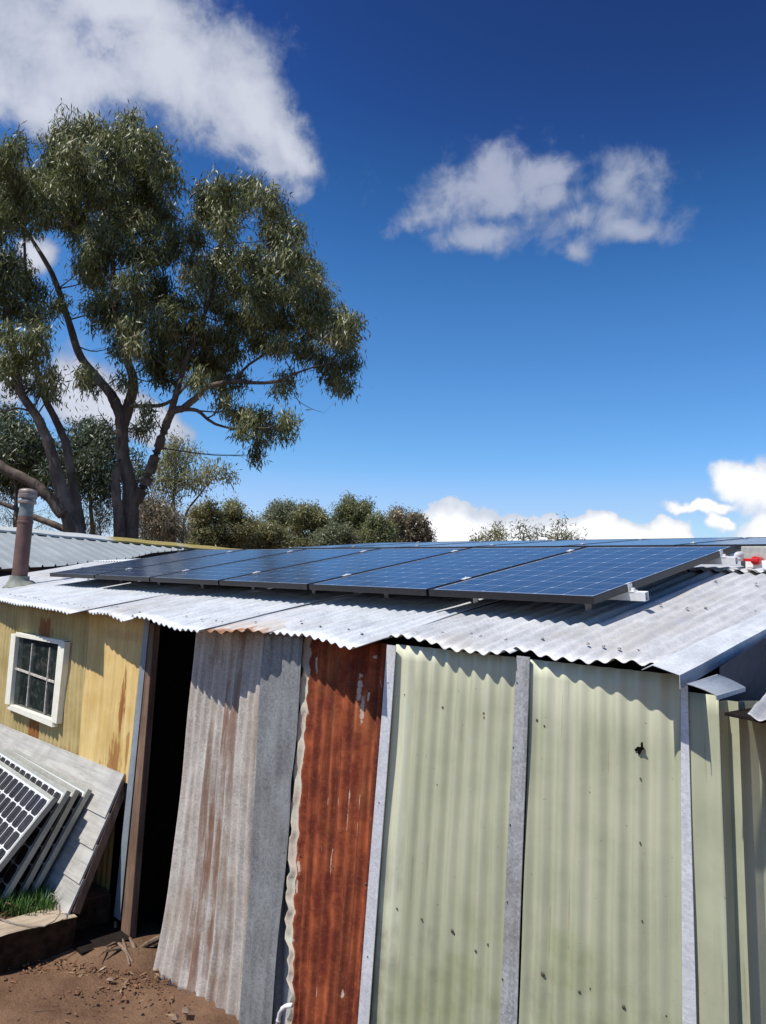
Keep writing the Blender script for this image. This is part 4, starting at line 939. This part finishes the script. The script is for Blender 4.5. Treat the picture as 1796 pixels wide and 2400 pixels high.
# ------------------------------------------------------------------ neighbouring building
def neighbour():
    t = thing('neighbouring_shed', 'grey ribbed metal roof of the building behind the flue, yellow lichen on its ridge', 'shed', (-11, 1, 0))
    p0 = np.array([-12, 0, 3.045]); sl = .205; n = np.array([sl, 0, 1.])/math.hypot(1, sl)
    def onp(x, y): return at_plane(x, y, p0, n)
    low = [onp(x, y) for x, y in [(0, 1334), (50, 1330), (92, 1329), (146, 1326), (219, 1317), (300, 1310), (357, 1296), (440, 1288)]]
    # extend left out of frame
    low = [np.array([low[0][0]+.0, -5., p0[2]-sl*(low[0][0]+12)])]+low
    ly = np.array([p[1] for p in low]); lx = np.array([p[0] for p in low])
    ye = ly.max()+6
    ly = np.append(ly, ye); lx = np.append(lx, lx[-1])
    pitch = .22; ys = []; hs = []
    y = -5.
    while y < ye:
        for dy, h in ((0, 0), (.155, 0), (.165, .026), (.185, .026), (.195, 0)): ys.append(y+dy); hs.append(h)
        y += pitch
    V = []; uv = []; m = 6
    for yy, h in zip(ys, hs):
        x0 = float(np.interp(yy, ly, lx))
        for j in range(m):
            s = j/(m-1); x = x0*(1-s)-12.02*s; V.append((x, yy, p0[2]-sl*(x+12)+h)); uv.append((yy, s*3))
    F = [(i*m+j, i*m+m+j, i*m+m+j+1, i*m+j+1) for i in range(len(ys)-1) for j in range(m-1)]
    o = mk('roof', V, F, NEIGH, t, uv=uv); o.modifiers.new('gauge', 'SOLIDIFY').thickness = .004
    # ridge capping
    V = []; 
    Ys = np.linspace(-5, ye, 60)
    for yy in Ys: 
        w = .006*math.sin(yy*7); V += [(-11.80, yy, p0[2]+.02-sl*.2+w), (-11.80, yy, p0[2]+.05-sl*.2+w), (-12.0, yy, p0[2]+.085+w), (-12.3, yy, p0[2]+.03+w)]
    F = [(4*i+j, 4*i+4+j, 4*i+5+j, 4*i+1+j) for i in range(len(Ys)-1) for j in range(3)]
    g = G(); g.add(V, F); r = g.build('ridge_cap', LICHEN, o)
    # far slope, walls, gutter fascia
    V = [(-12.02, -5, p0[2]), (-12.02, ye, p0[2]), (-15.2, ye, p0[2]-.66), (-15.2, -5, p0[2]-.66)]; mk('roof', V, [(0, 1, 2, 3)], NEIGH, t)
    xw = min(lx)-.05
    g = G(); g.box((-9.55, -5, -.05), (-9.45, ye, 2.37)); g.build('wall', DARKMETAL, t)
    g = G(); g.box((-15.1, -5, -.05), (-15.0, ye, 2.3)); g.box((-15.0, ye-.1, -.05), (-9.55, ye, 2.3)); g.box((-15.0, -5., -.05), (-9.55, -4.9, 2.3)); g.build('wall', NEIGH, t)
neighbour()

# ------------------------------------------------------------------ trees
def leaves(centres, radii, per, ll, lw, sig, rg, droop=1.0, shell=.5, squash=.85, nsub=26):
    """leaf sprays scattered through lobes -> arrays"""
    cs = []; lob = []
    for q, (c, r) in enumerate(zip(centres, radii)):
        n = max(4, int(nsub*(r/.7)**2)); d = rg.normal(size=(n, 3)); d /= np.linalg.norm(d, axis=1)[:, None]
        rad = rg.random(n)**shell; p = c + d*rad[:, None]*r*np.array([1, 1, squash]); cs.append(p); lob.append(np.full(n, q))
    S = np.concatenate(cs); lob = np.concatenate(lob); ns = len(S)
    stint = np.clip(rg.normal(.45, .22, ns) + rg.normal(0, .12, len(centres))[lob], 0, 1)
    P = np.repeat(S, per, 0) + rg.normal(size=(ns*per, 3))*np.array([sig, sig, sig*1.0])
    n = len(P); d = rg.normal(size=(n, 3))*.75; d[:, 2] -= droop; 
    rel = P-np.repeat(S, per, 0); d += rel/sig*.25
    d /= np.linalg.norm(d, axis=1)[:, None]
    cc = np.asarray(centres)[np.repeat(lob, per)]; rr = np.asarray(radii)[np.repeat(lob, per)][:, None]
    face = (P-cc)/rr + np.array([0, 0, .35]) + rg.normal(size=(n, 3))*.55      # blades turn outwards, as in a real crown
    a = np.cross(d, face); a /= np.linalg.norm(a, axis=1)[:, None]+1e-9
    L = ll*rg.uniform(.6, 1.3, n)[:, None]; W = lw*rg.uniform(.7, 1.3, n)[:, None]
    b = P-d*L*.5; t = P+d*L*.5; m = P-d*L*.08
    V = np.stack([b, m+a*W*.5, t, m-a*W*.5], 1).reshape(-1, 3)
    F = np.arange(4*n).reshape(n, 4); tint = np.repeat(np.clip(np.repeat(stint, per)+rg.normal(0, .10, n), 0, 1), 4)
    return V, F, tint, S
def spline(P, R, n=5):
    P = np.asarray(P, float); R = np.asarray(R, float); k = len(P); t = np.arange(k); T = np.linspace(0, k-1, (k-1)*n+1)
    out = []
    for x in T:
        i = min(int(x), k-2); u = x-i; p0, p1, p2, p3 = P[max(i-1, 0)], P[i], P[i+1], P[min(i+2, k-1)]
        out.append(.5*((2*p1)+(-p0+p2)*u+(2*p0-5*p1+4*p2-p3)*u*u+(-p0+3*p1-3*p2+p3)*u**3))
    return np.array(out), np.interp(T, t, R)
def tree(name, label, base, limbs, lobes, leafmat, bark, seed, per=42, ll=.2, lw=.04, sig=.22, nsub=26, twig=.25, droop=1., shell=.5, group=None, br=.03):
    """limbs: list of (points, radii); lobes: list of (centre, radius)"""
    rg = np.random.default_rng(seed); t = thing(name, label, 'tree', base, group)
    g = G(); skel = []
    for P, R in limbs:
        Q, RR = spline(P, R, 6); RR = RR*.78; Q = Q+rg.normal(0, 1, Q.shape)*RR[:, None]*.045; g.tube(Q, RR, 14, wob=.09); skel.append(np.c_[Q, RR])
    sk = np.concatenate(skel)
    cs = np.array([c for c, r in lobes]); rs = np.array([r for c, r in lobes])
    V, F, tint, S = leaves(cs, rs, per, ll, lw, sig, rg, droop, shell, nsub=nsub)
    twigs = G()
    for c, r in lobes:   # a branch from the nearest lower limb into each lobe
        d = np.linalg.norm(sk[:, :3]-c, axis=1)+np.maximum(0, sk[:, 2]-c[2]+.2)*1.5; j = int(np.argmin(d)); a = sk[j, :3]
        m = (a+c)/2+rg.normal(0, .12, 3)*max(.3, np.linalg.norm(c-a)*.4); r0 = min(br, sk[j, 3]*.7)
        Q, RR = spline([a, m, c+np.array([0, 0, r*.4])], [r0, r0*.6, r0*.25], 4); g.tube(Q, RR, 6, cap=False); 
        near = S[np.linalg.norm(S-c, axis=1) < r*1.05]
        for p in near[:int(len(near)*twig)]:
            q = Q[rg.integers(len(Q)//3, len(Q))]; twigs.tube([q, (p+q)/2+rg.normal(0, .06, 3)*r, p], [r0*.22, r0*.16, r0*.07], 4, cap=False)
    g.build('trunk', bark, t, smooth=True)
    if twigs.n: tag(twigs.build('twigs', bark, t, smooth=True), kind='stuff')
    mk('crown', V, F, leafmat, t, attr=tint)
    return t
def cropL(L, Z, rg, k=1.839, y0=250., dz=2.2, x0=0.):
    out = []
    for (x, y, r) in L:
        z = Z+rg.uniform(-1, 1)*dz; out.append((depth(x/k+x0, y/k+y0, z), r/k*z/FPX))
    return out
def crl(pts, Z, k=1.839, y0=250., dz=None):
    return [depth(x/k, y/k+y0, Z+(dz[i] if dz else 0)) for i, (x, y) in enumerate(pts)]
def bigtrees():
    rg = np.random.default_rng(5); Z = 25.
    L = [(320, 120, 85), (260, 190, 85), (400, 110, 70), (560, 110, 80), (600, 170, 85), (480, 220, 110), (700, 240, 75), (740, 300, 60), (330, 260, 110), (230, 300, 90), (600, 310, 110), (420, 350, 110),
         (280, 420, 100), (520, 420, 110), (640, 420, 90), (700, 480, 80), (600, 520, 90), (330, 510, 90), (480, 520, 80), (200, 440, 90),
         (880, 400, 75), (960, 370, 75), (1080, 380, 70), (1150, 430, 75), (1000, 440, 80), (900, 490, 75), (860, 560, 60), (1190, 510, 70), (1250, 560, 70), (980, 520, 60), (1180, 600, 70), (1270, 640, 70), (1000, 650, 70), (930, 700, 70), (1090, 680, 80), (1200, 700, 85), (1310, 720, 75), (1370, 790, 65), (1120, 780, 85), (1230, 810, 90), (1010, 790, 80), (930, 830, 75), (1330, 860, 80), (1120, 880, 90), (1010, 920, 85), (1230, 930, 85), (1390, 900, 60),
         (1470, 910, 65), (1520, 960, 55), (1490, 1020, 65), (1430, 980, 65), (1340, 970, 70), (1490, 1110, 60), (1440, 1180, 60), (1480, 1230, 45), (1400, 1110, 60), (1310, 1060, 60), (1200, 1030, 65), (1110, 1010, 70), (1010, 1040, 80), (900, 1000, 80), (810, 950, 75), (700, 900, 80), (620, 850, 80), (560, 760, 75), (680, 780, 70), (780, 860, 65), (640, 650, 85), (740, 640, 60), (560, 620, 70), (450, 620, 65), (400, 760, 65), (450, 850, 60),
         (700, 1010, 75), (780, 1080, 80), (870, 1110, 75), (950, 1130, 70), (660, 1110, 65), (720, 1160, 60), (850, 1190, 55), (960, 1210, 50), (1030, 1190, 45), (1220, 1230, 45), (1250, 1180, 40),
         (960, 1300, 40), (1030, 1320, 55), (1090, 1360, 55), (1130, 1330, 45), (1240, 1350, 45), (1220, 1400, 40), (1170, 1400, 38), (1110, 1450, 36), (1100, 1510, 24), (1040, 1400, 28),
         (620, 1400, 48), (640, 1320, 45), (500, 900, 80), (560, 960, 75), (430, 900, 65), (600, 1050, 60), (520, 1040, 50), (680, 1080, 60), (420, 560, 70), (350, 720, 50), (840, 760, 60), (760, 560, 60), (820, 680, 50), (350, 1160, 50), (380, 1220, 38), (540, 1180, 45), (440, 700, 60), (360, 640, 55)]
    lobes = cropL(L, Z, rg)
    limbs = [
        (crl([(545, 1930), (552, 1850), (560, 1760), (560, 1640), (530, 1500), (525, 1380), (510, 1300), (455, 1210), (350, 1080), (295, 920), (225, 720), (130, 560), (60, 450)], Z, dz=[0, 0, 0, 0, 0, 0, 0, 0, .3, .6, .8, 1, 1]), [.46, .42, .37, .29, .27, .25, .23, .19, .16, .14, .11, .07, .03]),
        (crl([(530, 1370), (560, 1270), (575, 1180), (545, 1080), (500, 900), (490, 770), (480, 550), (450, 350), (440, 200)], Z, dz=[0, 0, -.2, -.4, -.5, -.5, -.4, -.3, 0]), [.24, .22, .19, .16, .13, .11, .08, .05, .02]),
        (crl([(565, 1720), (620, 1640), (650, 1560), (690, 1450), (740, 1320), (790, 1300), (850, 1250), (890, 1210), (1000, 1185), (1100, 1190), (1190, 1185), (1300, 1140), (1400, 1110)], Z, dz=[0, 0, -.1, -.2, -.3, -.4, -.5, -.5, -.6, -.7, -.8, -.8, -.8]), [.30, .25, .22, .19, .16, .14, .13, .11, .08, .07, .06, .04, .02]),
        (crl([(735, 1330), (765, 1220), (800, 1100), (860, 960), (920, 780), (940, 620), (1000, 480)], Z, dz=[-.3, -.3, -.2, 0, .2, .3, .3]), [.15, .12, .10, .08, .06, .045, .02]),
        (crl([(790, 1305), (850, 1310), (900, 1350), (950, 1375), (1040, 1390), (1110, 1370), (1200, 1330)], Z, dz=[-.4, -.5, -.6, -.7, -.8, -.8, -.8]), [.09, .075, .06, .05, .04, .03, .015]),
        (crl([(520, 1900), (512, 1780), (500, 1640), (505, 1560), (520, 1520)], Z-.5), [.24, .21, .18, .13, .06]),
        (crl([(560, 1290), (640, 1290), (700, 1285), (760, 1250), (840, 1150)], Z, dz=[-.2, -.5, -.7, -.9, -1]), [.09, .08, .075, .06, .03]),
        (crl([(1000, 1185), (1090, 1100), (1200, 1040), (1330, 980), (1420, 930)], Z, dz=[-.6, -.3, 0, .2, .3]), [.06, .05, .04, .03, .015]),
        (crl([(520, 1430), (480, 1390), (445, 1340), (425, 1310)], Z-.2), [.035, .03, .02, .008]),
        (crl([(1270, 1240), (1290, 1270), (1340, 1300), (1400, 1320)], Z-.5), [.018, .014, .010, .005])]
    b = limbs[0][0][0].copy(); root = b.copy(); root[2] = -.1
    limbs[0] = ([root, (root+b)/2]+limbs[0][0], [.62, .52]+limbs[0][1])
    tree('eucalyptus_tree', 'tall gum tree with forked trunk and wide drooping crown behind the grey ribbed roof', root, limbs, lobes, LEAF, BARK, 11, per=74, ll=.25, lw=.042, sig=.175, nsub=22, droop=1.5, shell=.42, twig=.5)
    Z = 23.5
    L = [(50, 190, 60), (20, 230, 80), (60, 300, 80), (130, 290, 50), (20, 380, 90), (90, 400, 80), (150, 380, 60), (40, 480, 70), (110, 520, 60), (20, 650, 60), (60, 690, 55), (30, 770, 70), (110, 730, 50), (150, 800, 60), (180, 900, 55), (120, 900, 60), (40, 880, 70), (160, 980, 60), (60, 1000, 70), (180, 1080, 50), (100, 1110, 60), (20, 1120, 70), (210, 1160, 45), (230, 1220, 40), (60, 1210, 50), (-60, 300, 110), (-80, 500, 120), (-60, 750, 110), (-90, 950, 110), (160, 1210, 40), (250, 870, 36)]
    lobes = cropL(L, Z, rg, dz=1.8)
    limbs = [
        (crl([(345, 1950), (335, 1870), (290, 1740), (265, 1660), (225, 1500), (190, 1400), (150, 1320), (90, 1230), (65, 1080), (35, 900), (0, 800), (-40, 600), (-60, 400)], Z), [.38, .35, .29, .25, .21, .19, .17, .15, .13, .11, .09, .06, .03]),
        (crl([(350, 1830), (335, 1740), (310, 1600), (280, 1440), (235, 1340), (180, 1220), (150, 1080), (120, 900), (110, 700), (100, 500), (60, 300)], Z+.8), [.22, .2, .18, .16, .14, .12, .10, .08, .06, .04, .02]),
        (crl([(270, 1760), (220, 1690), (150, 1630), (80, 1590), (20, 1560), (-60, 1480), (-150, 1300)], Z-.3), [.22, .21, .20, .19, .18, .15, .08]),
        (crl([(300, 1830), (230, 1800), (150, 1770), (60, 1730), (-40, 1690)], Z+.3), [.14, .13, .12, .10, .07]),
        (crl([(150, 1320), (80, 1300), (20, 1310), (-50, 1280)], Z), [.05, .04, .03, .02])]
    b = limbs[0][0][0].copy(); root = b.copy(); root[2] = -.1; limbs[0] = ([root, (root+b)/2]+limbs[0][0], [.5, .44]+limbs[0][1])
    tree('eucalyptus_tree', 'leaning many-stemmed gum tree cut by the left edge behind the flue', root, limbs, lobes, LEAF, BARK, 12, per=72, ll=.25, lw=.042, sig=.175, nsub=21, droop=1.5, shell=.42, twig=.5)
    # darker trees low down behind the two gums
    def simple(name, label, L, Z, mat, bark, seed, trunk, k=1.839, y0=250., dz=1.5, group=None, x0=0., **kw):
        rg2 = np.random.default_rng(seed); lob = cropL(L, Z, rg2, k, y0, dz, x0); b = depth(trunk[0][0]/k+x0, trunk[0][1]/k+y0, Z).copy(); root = b.copy(); root[2] = -.1
        P = [root]+[depth(x/k+x0, y/k+y0, Z) for x, y in trunk]; n = len(P); R = np.linspace(kw.pop('tr', .2), .03, n)
        tree(name, label, root, [(P, R)], lob, mat, bark, seed, group=group, **kw)
    gb = 'trees behind the shed'
    simple('eucalyptus_tree', 'dark leafy tree low between the two gum trunks', [(400, 1430, 80), (470, 1480, 70), (340, 1480, 70), (380, 1560, 90), (460, 1590, 80), (300, 1560, 70), (300, 1650, 70), (420, 1660, 70), (360, 1400, 60), (450, 1400, 50)], 33, LEAF_DARK, BARK, 21, [(400, 1900), (390, 1700), (390, 1500)], group=gb, per=58, ll=.24, lw=.055, sig=.27, nsub=22)
    simple('eucalyptus_tree', 'dark leafy tree low at the left edge behind the leaning gum', [(60, 1420, 90), (140, 1440, 70), (30, 1500, 100), (120, 1530, 90), (200, 1500, 70), (60, 1610, 90), (160, 1610, 70), (-60, 1550, 120), (210, 1580, 60), (20, 1340, 70)], 31, LEAF_DARK, BARK, 22, [(60, 1900), (70, 1700), (60, 1500)], group=gb, per=58, ll=.24, lw=.055, sig=.27, nsub=22)
    simple('eucalyptus_tree', 'small round dark tree in the fork of the tall gum', [(590, 1560, 45), (610, 1600, 45), (570, 1500, 35), (560, 1620, 40)], 36, LEAF_DARK, BARK, 23, [(590, 1900), (590, 1600)], group=gb, per=40, ll=.24, lw=.055, sig=.25, nsub=22, tr=.15)
    simple('dry_shrub', 'brown twiggy shrub low at the left behind the flue', [(20, 1760, 60), (60, 1800, 60), (120, 1760, 50), (200, 1810, 50), (-20, 1700, 70), (230, 1740, 40)], 30, LEAF_BROWN, BARK2, 24, [(60, 1900), (60, 1760)], group=gb, per=14, ll=.28, lw=.018, sig=.3, nsub=24, twig=.8, tr=.1)
    simple('dry_shrub', 'brown twiggy shrub between the trunks above the yellow ridge', [(410, 1740, 60), (440, 1800, 55), (390, 1820, 50), (470, 1760, 40), (430, 1690, 40)], 34, LEAF_BROWN, BARK2, 25, [(430, 1900), (430, 1780)], group=gb, per=26, ll=.26, lw=.03, sig=.3, nsub=24, twig=.8, tr=.1)
    # mid distance: sparse tree right of the fork
    K, Y0 = 2.955, 900.
    simple('eucalyptus_tree', 'sparse upright gum with orange tinged top right of the forked trunk', [(1230, 440, 40), (1180, 470, 40), (1140, 520, 45), (1210, 530, 50), (1120, 590, 50), (1190, 600, 55), (1260, 590, 45), (1150, 670, 50), (1230, 680, 50), (1300, 640, 35), (1100, 700, 45), (1180, 740, 50), (1330, 690, 35), (1400, 670, 28)], 40, LEAF_OLIVE, BARK2, 26, [(1200, 1140), (1200, 900), (1210, 700), (1220, 500)], K, Y0, group=gb, per=66, ll=.27, lw=.06, sig=.34, nsub=14, tr=.2)
    simple('eucalyptus_tree', 'thin stemmed flat topped gum leaning over the blue sky right of the sparse gum', [(1440, 590, 32), (1500, 610, 36), (1560, 630, 34), (1590, 650, 22), (1350, 480, 30), (1310, 490, 24), (1430, 640, 24)], 41, LEAF_OLIVE, BARK2, 27, [(1260, 1140), (1290, 900), (1390, 760), (1480, 640)], K, Y0, group=gb, per=30, ll=.3, lw=.06, sig=.3, nsub=15, twig=.7, tr=.12)
    simple('dry_shrub', 'tall brown dry scrub right behind the tall gum trunk', [(1000, 900, 60), (1080, 880, 60), (1160, 900, 60), (1020, 980, 60), (1110, 980, 70), (1200, 970, 60), (1040, 1060, 60), (1150, 1060, 60), (1230, 1040, 60), (1050, 820, 45), (1000, 830, 40)], 38, LEAF_BROWN, BARK2, 28, [(1100, 1140), (1100, 950)], K, Y0, group=gb, per=80, ll=.30, lw=.045, sig=.36, nsub=26, twig=.9, tr=.12)
    K, Y0 = 1.5045, 1000.
    A = [('bushy olive tree left of the gap in the tree line', [(250, 310, 28), (300, 300, 28), (350, 310, 30), (400, 330, 24), (280, 350, 32), (330, 360, 34), (380, 370, 30), (300, 400, 32), (350, 410, 30), (410, 390, 24), (240, 370, 28), (370, 290, 16), (230, 400, 26)], 44, LEAF_OLIVE, 31, [(320, 440), (320, 360)]),
         ('grey leaved open tree right of the gap in the tree line', [(540, 295, 20), (570, 310, 24), (520, 310, 18), (600, 330, 24), (560, 340, 24), (500, 320, 14)], 52, LEAF_GREY, 32, [(570, 440), (560, 350)]),
         ('low olive bush at the gap in the tree line', [(460, 370, 22), (500, 380, 26), (530, 390, 26), (470, 405, 24), (560, 400, 26), (440, 410, 20)], 46, LEAF_OLIVE, 33, [(500, 440), (500, 390)]),
         ('brown topped bushy tree left of the tallest in the tree line', [(640, 300, 24), (660, 320, 24), (620, 330, 22), (650, 350, 28), (690, 340, 22), (600, 370, 28), (630, 395, 26)], 50, LEAF_OLIVE, 34, [(640, 440), (645, 340)]),
         ('tallest dark domed tree of the distant tree line', [(800, 280, 24), (830, 290, 24), (780, 300, 24), (760, 320, 24), (840, 320, 22), (800, 330, 30), (740, 340, 22), (770, 360, 28), (820, 365, 24)], 50, LEAF_DOME, 35, [(795, 440), (800, 320)]),
         ('pale green rounded bush before the tallest distant tree', [(700, 370, 22), (740, 385, 24), (690, 400, 26), (730, 410, 24), (770, 400, 22)], 46, LEAF_GREY, 36, [(720, 440), (725, 390)]),
         ('mid green bush right below the tallest distant tree', [(880, 345, 22), (860, 365, 22), (900, 370, 24), (850, 395, 24), (890, 400, 24), (820, 405, 20), (920, 395, 18)], 47, LEAF_MID, 37, [(880, 440), (880, 380)]),
         ('brown domed tree second from the right end of the tree line', [(960, 315, 20), (980, 335, 22), (945, 340, 20), (965, 365, 24), (950, 390, 22)], 50, LEAF_BROWN, 38, [(965, 440), (965, 350)]),
         ('brown tree at the right end of the distant tree line', [(1030, 340, 20), (1010, 355, 20), (1045, 365, 18), (1020, 385, 24), (1000, 395, 20), (1045, 395, 14)], 50, LEAF_BROWN, 39, [(1025, 440), (1025, 370)])]
    for lab, L, Z, mat, seed, tr in A:
        r3 = random.Random(seed); L = [(x+r3.gauss(0, r*.45), y+r3.gauss(0, r*.4), r*r3.uniform(.35, .8)) for x, y, r in L]+[(x+r3.uniform(-1.5, 1.5)*r, y+r3.uniform(-.9, .9)*r, r*r3.uniform(.22, .5)) for x, y, r in L for _ in range(3)]+[(x+r3.uniform(-.9, .9)*r, 420, r*.8) for x, y, r in L]
        simple('bushy_tree', lab, L, Z, mat, BARK2, seed, tr, K, Y0, dz=1.0, x0=300., group='distant trees beyond the panels', per=95, ll=.20, lw=.065, sig=.24, nsub=30, tr=.18, twig=.1, droop=.3)
    A = [('olive bush at the left of the small clump before the white cloud', [(1270, 390, 18), (1300, 385, 18), (1320, 395, 16), (1250, 400, 16), (1225, 405, 8), (1305, 370, 10)], LEAF_OLIVE, 41, [(1290, 440), (1290, 395)], 24, .1),
         ('thin grey tree in the middle of the small clump before the white cloud', [(1375, 360, 16), (1400, 370, 18), (1380, 390, 18), (1420, 390, 16), (1450, 375, 12), (1440, 400, 12)], LEAF_GREY, 42, [(1395, 440), (1395, 380)], 12, .8),
         ('bare twigged tree at the right of the small clump before the white cloud', [(1520, 345, 18), (1500, 365, 16), (1540, 340, 12), (1530, 370, 14), (1480, 380, 12)], LEAF_GREY, 43, [(1515, 440), (1515, 380)], 5, 1.),
         ('small olive bush under the bare twigged tree before the white cloud', [(1500, 395, 16), (1530, 392, 18), (1560, 400, 12), (1590, 408, 8)], LEAF_OLIVE, 44, [(1520, 440), (1520, 400)], 24, .1)]
    for lab, L, mat, seed, tr, per, tw in A:
        simple('bushy_tree', lab, L, 48, mat, BARK2, seed, tr, K, Y0, dz=.8, x0=300., group='distant trees beyond the panels', per=int(per*1.7), ll=.3, lw=.06, sig=.3, nsub=20, tr=.12, twig=tw, droop=.3)
bigtrees()
